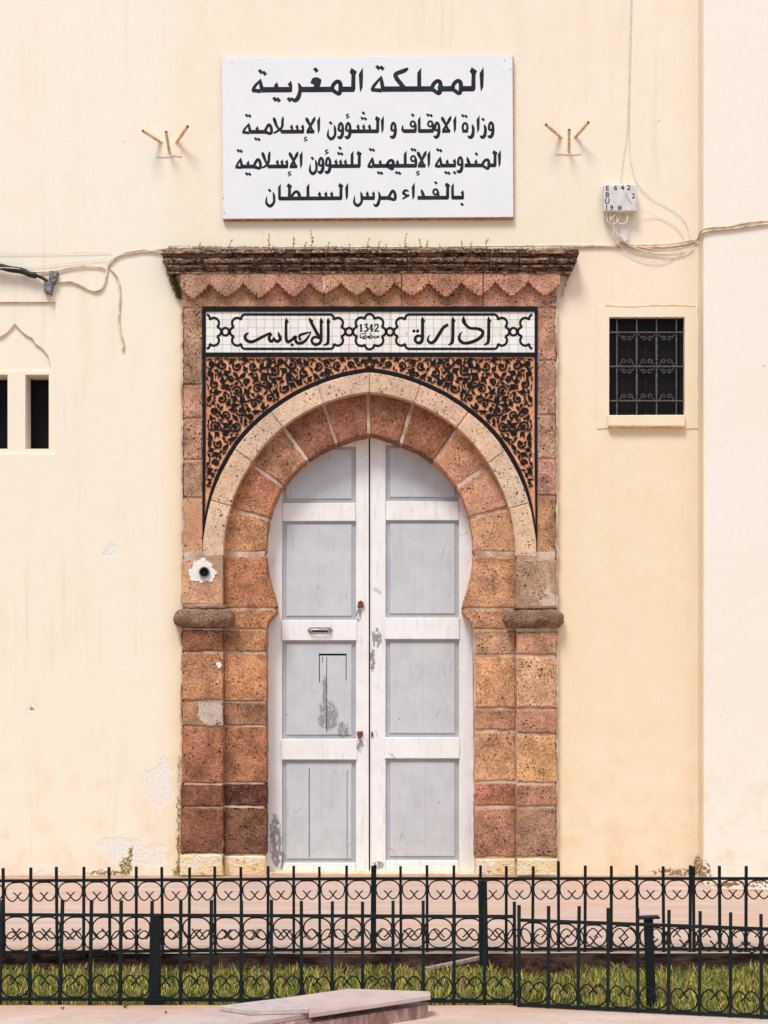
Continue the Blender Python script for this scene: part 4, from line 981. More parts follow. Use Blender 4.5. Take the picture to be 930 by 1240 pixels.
class Ar:
    """letter strokes in the sign's bold angular hand; x in photo px, heights in px above a sloping baseline"""
    def __init__(s, base, k=1.0, kw=None, slope=-.0052, x0=445): s.ik = Ink(.0456); s.b = base; s.k = k; s.kw = kw or k; s.sl = slope; s.x0 = x0
    def pt(s, x, dx, h): X = x+dx*s.kw; return (X, s.b + s.sl*(X-s.x0) - h*s.k)
    def poly(s, x, pts): s.ik.poly([s.pt(x, a, b) for a, b in pts])
    def st(s, x, pts, smooth=True): s.ik.stroke([(*s.pt(x, a, b), (w+.45)*s.k) for a, b, w in pts], smooth=smooth, n=5)
    def bar(s, xa, xb): s.ik.poly([s.pt(xa, 0, 0), s.pt(xb, 0, 0), s.pt(xb, 0, 4.8), s.pt(xa, 0, 4.8)])
    def alif(s, x): s.poly(x, [(-1.9, 15.5), (1.7, 21.3), (2.0, 14), (1.6, 4), (-.7, -.6), (-1.3, 5)])
    def lam(s, x, to=None):
        s.poly(x, [(-3.4, 17.3), (-1.6, 21), (3.3, 17.8), (2.0, 14.6), (1.9, 2.2), (.6, 0), (-2.2, 0), (-2.0, 4), (-1.7, 14.8)])
        if to is not None: s.bar(to, x)
    def lamm(s, x): s.poly(x, [(-1.8, 16.5), (1.8, 21), (1.8, 1), (-1.8, 1)])
    def alifj(s, x, frm): s.poly(x, [(-2, 16), (1.3, 20.5), (1.5, 3), (1.2, 0), (-.8, 0), (-1.9, 2)]); s.bar(x, frm)
    def tooth(s, x, h=11.3): s.poly(x, [(-2.4, h-3.2), (.7, h+.3), (1.9, h-3.6), (1.9, 1), (.6, 0), (-1.6, 0), (-1.2, 4), (-.9, h-5)])
    def mim(s, x): s.st(x, [(-4.2, 2.2, 3), (-2.6, 6.4, 3), (.8, 9.2, 3.1), (3.5, 7.5, 3.3), (3.7, 2, 3.3), (2.4, -1.6, 2.8), (-1.5, .6, 3), (-4.6, 2.6, 3)])
    def mimi(s, x, to):
        s.st(x, [(-4.2, 2.2, 3), (-2.2, 6.5, 3), (1.0, 11, 3.1), (3.6, 8, 3.2), (4.2, 2.6, 3.2), (2.6, .2, 3.0), (-1.5, 1.6, 3.6), (-4.6, 2.2, 4)]); s.bar(to, x-2)
    def ta(s, xl, xt, frm, h=12.5):
        s.ik.stroke([(*s.pt(xl, .6, 1.4), 3.2*s.k), (*s.pt(xl, 2.2, 5.4), 2.8*s.k), (*s.pt(xt, -.3, h-1), 2.0*s.k)], n=5)
        s.ik.stroke([(*s.pt(xt, 0, h+.6), 1.2*s.k), (*s.pt(xt, .5, h-4), 3.1*s.k), (*s.pt(xt, 1.8, 2), 3.6*s.k)], n=5)
        s.ik.stroke([(*s.pt(xl, -.2, 1.9), 3.2*s.k), (*s.pt(xt, .6, 1.2), 3.6*s.k)], smooth=False); s.bar(xt+1, frm)
    def waw(s, x):
        s.st(x, [(-2.2, 6.0, 2.6), (-1.6, 10, 2.6), (.2, 12.6, 2.4), (2.2, 9.8, 2.8), (2.5, 5.5, 2.8), (.6, 3.2, 2.6), (-1.8, 3.8, 2.6), (-2.4, 6.4, 2.6)])
        s.st(x, [(2.6, 7, 2.8), (2.6, 1.5, 3.3), (1.2, -3.5, 3.8), (-1.2, -5.2, 3.6), (-3.9, -3.4, 1.2)])
    def ra(s, x): s.st(x, [(-.2, 9.8, 1.0), (1.0, 6, 3.0), (1.2, 1, 3.2), (-.2, -4, 4.0), (-2.8, -5.6, 3.6), (-5.6, -3.4, .8)])
    def nun(s, xl, xr):
        m_ = (xl+xr)/2; s.ik.stroke([(*s.pt(xr, -1, 10.2), 1.0*s.k), (*s.pt(xr, .2, 6), 3.0*s.k), (*s.pt(xr, .2, -2), 3.2*s.k), (*s.pt(m_, .2, -6.6), 4.0*s.k), (*s.pt(xl, .4, -3.4), 3.2*s.k), (*s.pt(xl, .2, 1), 2.2*s.k), (*s.pt(xl, .8, 5.6), .6*s.k)])
    def head(s, x, to, h=11):
        s.ik.ring(*s.pt(x, 0, h), 2.7*s.k, 3.2*s.k, 2.6*s.k); s.st(x, [(3.0, h, 2.6), (3.3, h-4, 2.8), (3.0, 1.2, 2.8)]); s.bar(to, x+3.8)
    def la(s, xa, xb):
        m_ = (xa+xb)/2; W_ = xb-xa
        s.ik.stroke([(*s.pt(xa, -1.2, 19.5), 1.2*s.k), (*s.pt(xa, .2, 16.8), 4.2*s.k), (*s.pt(m_, 0, 9.5), 3.0*s.k), (*s.pt(xb, -.8, 2.0), 3.4*s.k)], n=5)
        s.ik.stroke([(*s.pt(xb, 1.8, 20.3), 1.0*s.k), (*s.pt(xb, .4, 16.6), 3.8*s.k), (*s.pt(m_, .6, 9.5), 3.0*s.k), (*s.pt(xa, .9, 3.0), 3.4*s.k)], n=5)
        s.ik.poly([s.pt(xa, -.8, 0), s.pt(xb, .9, 0), s.pt(xb, 1.4, 4.2), s.pt(xa, -.3, 4.2)])
    def laj(s, lt, foot, at, frm):
        s.ik.stroke([(*s.pt(lt, 1.0, 20.6), 1.2*s.k), (*s.pt(lt, .2, 16.5), 3.2*s.k), (*s.pt(lt, -.6, 8), 3.2*s.k), (*s.pt(foot, 4.4, 3.2), 3.0*s.k), (*s.pt(foot, -.4, .6), 2.0*s.k)], n=5)
        s.ik.stroke([(*s.pt(at, -.6, 20), 1.2*s.k), (*s.pt(at, .6, 16.8), 4.0*s.k), (*s.pt(at, 3.8, 8.5), 3.0*s.k), (*s.pt(lt, -.4, 2.4), 3.4*s.k)], n=5); s.bar(lt-1.6, frm)
    def dal(s, xt, xl): s.st(xt, [(-1.0, 12.6, .8), (.2, 9, 3.2), (1.6, 5, 3.4), (2.6, 1.6, 3.4)]); s.bar(xl, xt+4)
    def hz(s, x, y, k=1.0):
        s.ik.stroke([(x+2.0*k, y-2.6*k, .8*k), (x-.2*k, y-3.1*k, 1.7*k), (x-1.5*k, y-1.3*k, 1.7*k), (x+.6*k, y-.1*k, 1.5*k)], n=4); s.ik.stroke([(x-2.1*k, y+2.4*k, 1.0*k), (x+2.2*k, y-.3*k, 1.7*k)], smooth=False)
    def dot(s, *pts, r=2.45):
        for (x, y) in pts: s.ik.poly([(x-r, y-.35*r), (x-.1*r, y-r), (x+r, y+.2*r), (x+.1*r, y+r)])
    def done(s): return sgchild(s.ik.build('lettering', INK, None))

B1, B2, B3, B4 = 111.4, 161.4, 203.4, 242.3
# line 1
a = Ar(B1, 1.40, 1.35); a.alif(583.2); a.lam(573.3, 556); a.mim(553.0); a.bar(530, 551); a.mim(528.4); a.bar(463, 526); a.lamm(507.7)
a.ik.stroke([(494.2, 82.6, 2.5), (489.5, 85.6, 5.2), (479.5, 89.6, 5.2), (480, 94.5, 5.4), (485, 101, 5.4), (491.5, 109.5, 6)], n=5)
a.ta(449.9, 461.5, 470, 13.3); a.dot((457.7, 81.9), (462.5, 82.5), r=3.4); a.done()
a = Ar(B1, 1.40, 1.35); a.alif(437); a.lam(427.8, 410); a.mim(407.2); a.bar(363, 405)
zg = Z(370, 70, 7.75); a.ik.poly(zg([(44, 238), (62, 192), (88, 182), (120, 184), (150, 206), (142, 250), (126, 282), (110, 318), (84, 318), (74, 285), (80, 252)]))
a.dot((382.5, 84.8), r=3.5)
a.ik.stroke([(361.2, 100.5, 1.5), (363.3, 105.5, 4.4), (363.2, 111, 4.8), (360.6, 119, 5.4), (356.4, 121.5, 5), (352, 118, 1.2)])
a.done()
a = Ar(B1, 1.40, 1.35); a.tooth(351.4, 9.7+.4); a.bar(318, 352.5); a.tooth(334.6, 9); a.ta(305.6, 315.2, 322, 11.2)
a.dot((315.6, 86.8), (320.2, 88.8), (332.9, 120.3), (337, 121.0), (350.3, 120.7), r=3.4); a.done()
# line 2
a = Ar(B2); a.waw(594.4); a.ra(586.6); a.dot((585, 144.7)); a.alif(578.9); a.ra(571.9)
a.ik.ring(563.2, 154.3, 2.9, 5.2, 2.9); a.ik.poly([a.pt(559.5, 0, 0), a.pt(567, 0, 0), a.pt(566.4, 0, 4), a.pt(560, 0, 4)]); a.dot((560.4, 140.2), (564.3, 141)); a.done()
a = Ar(B2); a.alif(550.7); a.la(535.9, 544.2); a.waw(529.0); a.head(521.0, 508); a.alifj(507.9, 520); a.dot((518.2, 139.4), (522, 140)); a.head(499.9, 488.4); a.dot((499.8, 139.5)); a.st(487.6, [(1.0, 1.8, 3), (-.2, 4.5, 2.6), (.3, 9.5, .8)]); a.done()
a = Ar(B2); a.waw(476.2); a.done()
a = Ar(B2); a.alif(463); a.lam(457.3, 424); [a.tooth(t) for t in (447.4, 440.4, 433.6)]; a.dot((440.2, 137), (438.7, 143.4), (442.4, 143.9)); a.waw(421.4); a.hz(421.1, 141.5); a.waw(412.4); a.nun(397, 405.4); a.dot((400.5, 149)); a.done()
a = Ar(B2); a.alif(385.8); a.la(371.6, 379.6); a.hz(370.2, 169.4); [a.tooth(t) for t in (366.5, 359.7, 353.1)]; a.bar(344, 366.5); a.laj(342, 331.5, 331.8, 354); a.mimi(324.6, 303); a.tooth(311.4, 9.5); a.ta(293.8, 301.3, 306)
a.dot((298.7, 139.9), (302.3, 140.5), (309.8, 168.3), (313.4, 168.9)); a.done()
# line 3
a = Ar(B3); a.alif(604.7); a.lam(599.4, 590); a.mim(588.2); a.bar(563, 586); a.tooth(576.4, 10); a.dot((577, 186.6)); a.dal(566.4, 562.6); a.waw(557); a.tooth(550.4, 11); a.bar(534, 551); a.tooth(541.6, 10); a.ta(527, 533, 538)
a.dot((550.5, 209.2), (540, 209.2), (543.5, 209.7), (530.2, 181.5), (533.7, 182.5)); a.done()
a = Ar(B3); a.alif(519.2); a.la(506.6, 514.2); a.hz(506.2, 210.6); a.head(500.4, 452, 11); a.dot((499, 181.2), (502.4, 181.8)); a.lamm(490.7); a.tooth(481.3, 9.8); a.mim(472.4); a.tooth(460.4, 10); a.ta(445.4, 450.9, 460)
a.dot((480.4, 209.3), (483.9, 209.8), (458.5, 209.3), (462, 209.8), (448.6, 181.2), (452.1, 181.8)); a.done()
a = Ar(B3); a.lam(435, 400); a.lamm(426.3); [a.tooth(t, 10.8) for t in (418.2, 412.4, 406.8)]; a.dot((411.8, 179.5), (410.2, 186), (413.8, 186.5)); a.waw(397.1); a.hz(395.7, 184.7); a.waw(388.6); a.nun(375.2, 382.8); a.dot((378.3, 191.8)); a.done()
a = Ar(B3); a.alif(364.5); a.la(351.4, 359); a.hz(350.7, 211.2); [a.tooth(t, 10.8) for t in (347.2, 341.4, 335.9)]; a.bar(328, 347); a.laj(325.8, 317.4, 318, 338); a.mimi(311.2, 292); a.tooth(300.4, 9.5); a.ta(285.4, 291.4, 296)
a.dot((288.6, 182.6), (292, 183.2), (298.8, 210.6), (302.3, 211.1)); a.done()
# line 4
a = Ar(B4); a.tooth(560, 11.5); a.alifj(548.3, 561); a.dot((559.5, 247.6)); a.lam(542, 507); a.head(527.4, 508, 9.5); a.dot((527.8, 221.5)); a.dal(511.2, 505.6); a.alif(500.4); a.hz(491.2, 236.5, 1.9); a.done()
a = Ar(B4); a.mimi(474.5, 459); a.ik.stroke([(458, 231.6, .8), (459.6, 236, 3), (459.4, 241.5, 3.3), (457.4, 247.5, 4), (454.6, 249, 3.4), (452, 246.4, .8)]); [a.tooth(t, 10.8) for t in (452.2, 444.8)]; a.bar(438, 453); a.nun(428.8, 437.6); a.done()
a = Ar(B4); a.alif(419.8); a.lam(412.8, 339); [a.tooth(t, 10.8) for t in (401.6, 394.6, 386.9)]; a.lamm(372.9); a.lam(350.5, 345)
a.st(351, [(1.5, 3.5, 3), (4.5, 8.5, 2.8), (8, 10.8, 3), (11, 8, 3.4), (12, 2.5, 3.4)]); a.alifj(338.7, 352); a.nun(322.4, 331.5); a.dot((326.5, 230.7)); a.done()

# ------------------------------------------------------------------ flag holders
def flagholder(tubes, plate, lab):
    bx, by = (plate[0]+plate[2])/2, plate[3]
    T = empty('flag_holder', P(bx, by, 0)); tag(T, lab, 'flag holder', 'triple flag pole holders either side of the sign')
    def adj(o): o.parent = T; o.location = (-T.location.x, -T.location.y, -T.location.z); return o
    adj(slab('mounting_plate', rect(*plate), .007, -.003, PLASTER, None, bevel=.004, jit=.007, step=.03))
    for (ex, ey, bx_, by_) in tubes:
        e = Vector(P(ex, ey, .16)); b = Vector(P(bx_, by_, .0))
        mb = MB(); mb.tube([b, e], .0125, 12, cap=False); mb.tube([e, b], .0105, 12, cap=False); t = adj(mb.build('flag_tube', TUBEM, None, smooth=True))
        dirv = (e-b).normalized(); u = dirv.orthogonal().normalized(); w = dirv.cross(u)
        v = [e-dirv*.004+(u*math.cos(k*.5236)+w*math.sin(k*.5236))*.0113 for k in range(12)]; adj(obj('tube_bore', [tuple(q) for q in v], [tuple(range(12))], CRACK, None))
flagholder([(173, 158.5, 196, 173), (201, 159.6, 205.4, 185), (227.4, 153, 213.4, 173)], (188, 170, 220, 190), 'ochre triple tube flag holder on the wall left of the sign')
flagholder([(661, 151, 680, 167), (689.3, 157, 689, 184), (712.7, 148, 696, 167)], (673, 166, 704.5, 187), 'ochre triple tube flag holder on the wall right of the sign')

# ------------------------------------------------------------------ junction box and cables
J = empty('junction_box', P(751, 257, 0)); tag(J, 'small grey-white junction box with stencilled letters below the right flag holder', 'junction box')
def jadj(o): o.parent = J; o.location = (-J.location.x, -J.location.y, -J.location.z); return o
jadj(slab('box_cover', [(731, 224), (771, 223), (771.5, 256), (731, 255.5)], .09, .03, BOXG, None, bevel=.006))
jadj(slab('box_back', rect(732, 226, 769, 257), .03, .0, BOXG, None))
def text(body, px, py, size, d, mat):
    cu = bpy.data.curves.new('t', 'FONT'); cu.body = body; cu.size = size*k_; cu.align_x = 'CENTER'; cu.offset = .0012; cu.resolution_u = 3
    o = bpy.data.objects.new('t', cu); C.objects.link(o); bpy.context.view_layer.update()
    me = bpy.data.meshes.new_from_object(o); bpy.data.objects.remove(o); p = P(px, py, d)
    for vtx in me.vertices: vtx.co = (p[0]+vtx.co.x, -d, p[2]+vtx.co.y)
    me.materials.clear(); me.materials.append(mat); return link('lettering', me)
for (t, x, y) in (('E', 735.5, 230.8), ('6', 745.5, 230.3), ('4', 753.8, 230.3), ('2', 761.3, 230), ('B', 735.5, 238.8), ('2', 767, 240.2), ('U', 735.5, 246.6), ('1', 734.6, 254), ('9', 740.8, 254.4)):
    jadj(text(t, x, y, 8.6, .0905, INK))
ik = Ink(.0905); ik.ring(750.5, 251.8, 2.2, 2.2, 1.0); ik.stroke([(750.5, 249.5, .8), (750.5, 254, .8)]); ik.stroke([(748.3, 251.8, .8), (752.7, 251.8, .8)]); jadj(ik.build('lettering', INK, None))
jadj(slab('connector', rect(751, 278, 761, 292), .04, .0, BOXG, None, bevel=.003))

def cable(pts, r, mat, lab, name='cable', d=.012, grp=None):
    pp = [Vector(P(p[0], p[1], p[2] if len(p) > 2 else d)) for p in pts]
    o0 = pp[0].copy(); q = catmull([tuple(p-o0) for p in pp], 6)
    mb = MB(); mb.tube(q, r, 7); o = mb.build(name, mat, None, smooth=True); o.location = o0
    tag(o, lab, 'cable', grp); return o
cable([(-20, 321, .05), (0, 323, .05), (12, 326, .05), (26, 328, .045), (36, 332, .045), (44, 334, .04)], .026, CABLEK, 'thick black taped cable bundle entering at the left edge')
cable([(30, 331, .05), (38, 333, .04), (48, 335, .04), (58, 341, .04)], .014, CABLEK, 'short black cable tail running into the wall clamp')
cable([(-20, 324, .072), (10, 324.5, .072), (30, 327, .06), (52, 334, .04)], .004, CABLEW, 'thin white wire lying over the black taped bundle')
o = slab('cable_clamp', [(60, 327), (70, 329), (68, 341), (64, 343), (62, 356), (53, 354), (53, 341), (59, 338)], .05, -.005, simple('flaking_white_black_clamp', (.16, .15, .15), .7, .3, var=.9, scale=90), None, bevel=.006, jit=.004, step=.02)
tag(o, 'flaking black and white clamp where the taped cable ends', 'clamp')
cable([(35, 330), (55, 329), (70, 328), (90, 324), (108, 322.5), (122, 324), (129, 327)], .0065, CABLE, 'brown cable arching from the clamp to the bend')
cable([(68, 342), (80, 341), (92, 343), (104, 349), (115, 352.5), (123, 350), (127.5, 340), (130, 326), (136, 316), (146, 309), (162, 304.5), (182, 303), (203, 301.5, .03)], .0085, CABLE, 'cream cable looping up from the clamp to the cornice end')
cable([(129, 328), (132, 318), (140, 311), (158, 307), (178, 304.5), (202, 303, .03)], .006, CABLEW, 'pale cable running below the looped one to the cornice')
cable([(134, 325), (140, 333), (144, 343), (145.5, 360), (144, 385), (146, 402), (150, 418), (148, 424)], .0075, CABLE, 'painted cable hanging down the wall left of the cornice')
cable([(-20, 307), (40, 306.8), (90, 306), (135, 305)], .0018, CABLEW, 'upper thin straight wire crossing the wall at the left edge')
cable([(30, 324), (80, 319), (130, 313.5)], .0018, CABLEW, 'lower thin slanting wire left of the cable bend')
cable([(203, 301, .03), (260, 299.8, .03), (330, 299.6, .02), (420, 299.4, .02), (520, 299, .02), (620, 297.8, .02), (700, 297.2), (742, 297)], .006, CABLEW, 'white cable lying along the top of the cornice')
cable([(695, 299), (740, 298.2), (780, 299.5), (800, 299), (822, 297), (838, 293.5), (846, 290, .03), (847.2, 286, .12)], .0075, CABLE, 'lower painted cable from the cornice to the pier corner')
cable([(745, 297), (790, 296.5), (815, 295), (838, 291), (845, 289, .03), (846.8, 282, .1)], .006, CABLE, 'upper painted cable from below the box to the pier corner')
cable([(848, 288, .16), (849.5, 279, .205), (860, 276, .205), (880, 275, .205), (905, 270, .205), (935, 267, .205), (960, 264, .205)], .009, CABLE, 'upper brown cable rising across the pier')
cable([(849, 291, .17), (851, 282, .205), (865, 279, .205), (890, 276.5, .205), (935, 270, .205), (960, 267, .205)], .007, CABLE, 'lower brown cable rising across the pier')
cable([(735, 256, .05), (735, 266, .06), (741, 275, .05), (752, 289, .04), (768, 300, .03), (790, 306, .02), (815, 308, .02), (830, 304, .02), (840, 297, .02)], .005, CABLEW, 'outermost white wire looping low from the box to the corner')
cable([(741, 256, .05), (739, 266, .07), (746, 278, .05), (757, 292, .04), (772, 298, .03), (800, 303, .02), (826, 300, .02)], .0045, CABLEW, 'middle white wire drooping from the box')
cable([(745, 256, .05), (743, 272, .06), (744, 290, .05), (749, 296, .03)], .004, CABLEW, 'white wire dropping straight from the box to the cable run')
cable([(750, 256, .05), (741, 264, .08), (740, 272, .07), (748, 268, .06), (752, 257, .05)], .004, CABLEW, 'small wire loop under the left half of the box')
cable([(757, 256, .05), (760, 263, .07), (757, 270, .07), (749, 270, .06), (747, 262, .06), (752, 257, .05)], .004, CABLEW, 'small wire loop under the right half of the box')
cable([(746, 292, .03), (755, 302, .02), (770, 312, .015), (788, 317, .015), (808, 315, .015), (826, 303, .015), (830, 299, .015)], .0025, CABLEW, 'thin wire sagging lowest below the painted cables')
cable([(765, -20), (762.5, 60), (761, 130), (759, 165), (755, 190), (751.5, 222)], .0022, CABLEW, 'thin wire dropping from above into the box')
cable([(765.5, -20), (763.5, 60), (762, 130), (762, 170), (764, 195), (772, 222), (790, 240), (812, 252), (828, 266), (834, 280), (835, 293)], .0022, CABLEW, 'thin wire passing right of the box in a wide curve')
cable([(757, 232, .093), (765, 246, .093), (773, 253, .05), (795, 262), (815, 272), (826, 284), (829, 294)], .0022, CABLEW, 'thin wire leaving the box face towards the corner')

# ------------------------------------------------------------------ fences
def tubes_mesh(name, pts, r, n=6):
    mb = MB(); mb.tube(pts, r, n); return mesh(name, mb.v, mb.f, IRON, True)
def scroll_pts(w, h, inv=False):
    half = [(0.0, 1.0), (.52, .93), (.9, .60), (1.0, .18), (.88, -.30), (.60, -.62), (.34, -.66), (.08, -.42), (-.12, -.12), (-.34, .10)]
    pts = [(-x, y) for x, y in half[::-1]] + half[1:]
    q = catmull([(x, y) for x, y in pts], 4)
    # normalise: y from -.70..1
    return [(x*w/2, 0.0 if i < len(q)/2 else .003, ((y-.15)/.85*h/2)*(-1 if inv else 1)) for i, (x, y) in enumerate(q)]
def fence(p0, p1, nb, sp, lab, lean=0, off0=0.0, H=.50, RH=.425, z0=0.0, grp=None, tall=()):
    p0 = Vector(p0); p1 = Vector(p1); d = p1-p0; ang = math.atan2(d.y, d.x)
    F = empty('iron_fence', p0); F.rotation_mode = 'XYZ'; F.rotation_euler = (-lean, 0, ang)
    tag(F, lab, 'fence', grp); L = d.length
    mb = MB(); mb.box(0, L, -.008, .008, RH-.008, RH+.008); mb.build('rail', IRON, F)
    mb = MB(); mb.box(0, L, -.008, .008, .008, .024); mb.build('rail', IRON, F)
    mb = MB(); mb.box(-.0078, .0078, -.0078, .0078, z0-.012, H); barm = mesh('bar', mb.v, mb.f, IRON)
    sw = sp-.014; shh = sw*.80
    up = tubes_mesh('scroll', scroll_pts(sw, shh), .0041, 5); dn = tubes_mesh('scroll', scroll_pts(sw, shh, True), .0041, 5)
    for i in range(nb):
        o = link('bar', barm, F); o.location = (off0+i*sp, 0, 0)
        o.rotation_euler = (rng.uniform(-.006, .006), rng.uniform(-.012, .012), 0)
        if i in tall: o.scale = (1, 1, 1.05)
        else: o.scale = (1, 1, 1+rng.uniform(-.012, .006))
        if i < nb-1:
            a = link('scroll', up, F); a.location = (off0+(i+.5)*sp, 0, RH-.010-shh/2); a.rotation_euler = (0, rng.uniform(-.05, .05), 0)
            b = link('scroll', dn, F); b.location = (off0+(i+.5)*sp, 0, .026+shh/2); b.rotation_euler = (0, rng.uniform(-.05, .05), 0)
    return F
def gx(px, dist): return (px-CX)*dist/FOC
FG = 'low wrought iron fences round the lawn'
# far fence on the kerb, three lengths
dL, dR = 8.50, 8.585
def yfar(px): t = px/930; return (8.49+.10*min(1, t*2))-DIST
def far_pt(px): y = yfar(px); return (gx(px, y+DIST), y, 0)
a, b = far_pt(450.4), far_pt(-90); L = (Vector(a)-Vector(b)).length
spF = 31.62/ (FOC/8.55)
nb = int(L/spF)+1; st = Vector(b)+(Vector(a)-Vector(b))*((L-(nb-1)*spF)/L)
fence(st, a, nb, spF, 'left length of the far low iron fence, standing on the kerb below the cream wall')
a2, b2 = far_pt(453.8), far_pt(835.6); fence(a2, b2, 13, (Vector(b2)-Vector(a2)).length/12, 'middle length of the far low iron fence, in front of the door', tall=(7,))
a3 = far_pt(840.2); b3 = far_pt(1100); n3 = int((Vector(b3)-Vector(a3)).length/spF)+1; fence(a3, b3, n3, spF, 'right length of the far low iron fence, before the plain pier')
# near fence
YF = 7.275-DIST
p_end = (gx(623.6, 7.235), 7.235-DIST, -.01); p_sta = (gx(-95, 7.30), 7.30-DIST, -.01)
Ln = (Vector(p_end)-Vector(p_sta)).length; spN = .1485; nbn = int(Ln/spN)+1
st = Vector(p_sta)+(Vector(p_end)-Vector(p_sta))*((Ln-(nbn-1)*spN)/Ln)
F1 = fence(st, p_end, nbn, spN, 'long left length of the near low iron fence in front of the lawn', lean=R(4.6), z0=0.0)
p_s2 = (gx(628.4, 7.14), 7.14-DIST, -.005); p_e2 = (gx(1000, 6.82), 6.82-DIST, -.015)
L2 = (Vector(p_e2)-Vector(p_s2)).length; sp2 = .1412
F2 = fence(p_s2, p_e2, int(L2/sp2)+1, sp2, 'angled right length of the near low iron fence', lean=R(4.6), RH=.418, H=.492)
# posts
def post(px, py_b, w, h, lab, lean=0, cap=None, plate=None, z0=0.0, name='fence_post', grp=None):
    g = G(px, py_b, z0); T = empty(name, g); tag(T, lab, 'fence post'); T.rotation_euler = (0, lean, 0)
    mb = MB(); mb.box(-w/2, w/2, -w/2, w/2, -.03, h)
    o = mb.build('post_shaft', IRON, T); bv = o.modifiers.new('b', 'BEVEL'); bv.width = .002
    if cap: mb = MB(); mb.box(-cap/2, cap/2, -w*.8, w*.8, h, h+.010); mb.build('cap_plate', IRON, T)
    if plate: mb = MB(); mb.box(-plate/2, plate/2, -w, w, -.012, .016); mb.build('base_plate', IRON, T)
    return T
post(188.5, 1212, .046, .425, 'square black post with base plate in the near fence, left side', plate=.092, z0=-.005)
T = post(788.5, 1213, .042, .415, 'leaning square post with flat cap plate behind the right near fence', lean=R(-2), cap=.105, z0=-.03)
post(586, 1169, .048, .48, 'lone square post in the grass between the two fences', lean=R(-1), z0=-.04)

# ------------------------------------------------------------------ marble ledge in the foreground
K = empty('stone_ledge', G(450, 1238, 0)); tag(K, 'low rose marble ledge running out of the bottom of the picture', 'ledge')
def kadj(o): o.parent = K; o.location = (-K.location.x, -K.location.y, -K.location.z); return o
def prism(poly, z0, z1, mat, name, bevel=.003):
    if area2(poly) < 0: poly = poly[::-1]
    n = len(poly); v = [(x, y, z1) for x, y in poly]+[(x, y, z0) for x, y in poly]
    f = [tuple(range(n)), tuple(range(2*n-1, n-1, -1))]+[(i, i+n, (i+1) % n+n, (i+1) % n) for i in range(n)]
    o = kadj(obj(name, v, f, mat, None)); bv = o.modifiers.new('b', 'BEVEL'); bv.width = bevel; bv.segments = 2; return o
Zt = .108
g2 = lambda px, py, z: G(px, py, z)[:2]
A = g2(422, 1197, Zt); Bq = g2(520.5, 1200.3, Zt); Cq = g2(521.5, 1205, Zt); Dq = g2(374, 1227, Zt); Eq = g2(266, 1218, Zt)
# direction of the ledge, extended towards the camera and to the left
fdir = Vector((Dq[0]-Cq[0], Dq[1]-Cq[1])).normalized(); 
F_ = (Cq[0]+fdir.x*2.4, Cq[1]+fdir.y*2.4)
Hq = g2(345, 1208, Zt)
top1 = [A, Bq, Cq, Dq, g2(374, 1221.5, Zt), Hq]
prism(top1, Zt-.022, Zt, MTOP, 'top_slab')
prism([Hq, g2(374, 1221.5, Zt), g2(302, 1223.5, Zt), Eq], Zt-.022, Zt+.001, MTOP2, 'top_slab')
# lower front slab
lo = Zt-.0235
ofs = Vector((-fdir.y, fdir.x))*.0
F2_ = (Dq[0]+fdir.x*1.8, Dq[1]+fdir.y*1.8)
E2 = g2(262, 1221, lo); E3 = (E2[0]+fdir.x*1.6, E2[1]+fdir.y*1.6)
prism([g2(374.5, 1226.5, lo), F2_, E3, E2, g2(300, 1218, lo), g2(374.5, 1218, lo)], lo-.024, lo, MTOP, 'front_slab')
nrm = Vector((fdir.y, -fdir.x))
def insetp(p, k): return (p[0]+k[0], p[1]+k[1])
inn = (-.012, .012)
riser = [insetp(A, (.01, -.012)), insetp(Bq, (-.012, -.01)), insetp(Cq, (-.012, .010)), insetp(F_, (-.008, .012)), (E3[0]+.02, E3[1]+.02), insetp(Eq, (.03, -.012))]
prism(riser, -.02, lo-.0245, MARBLE, 'riser')

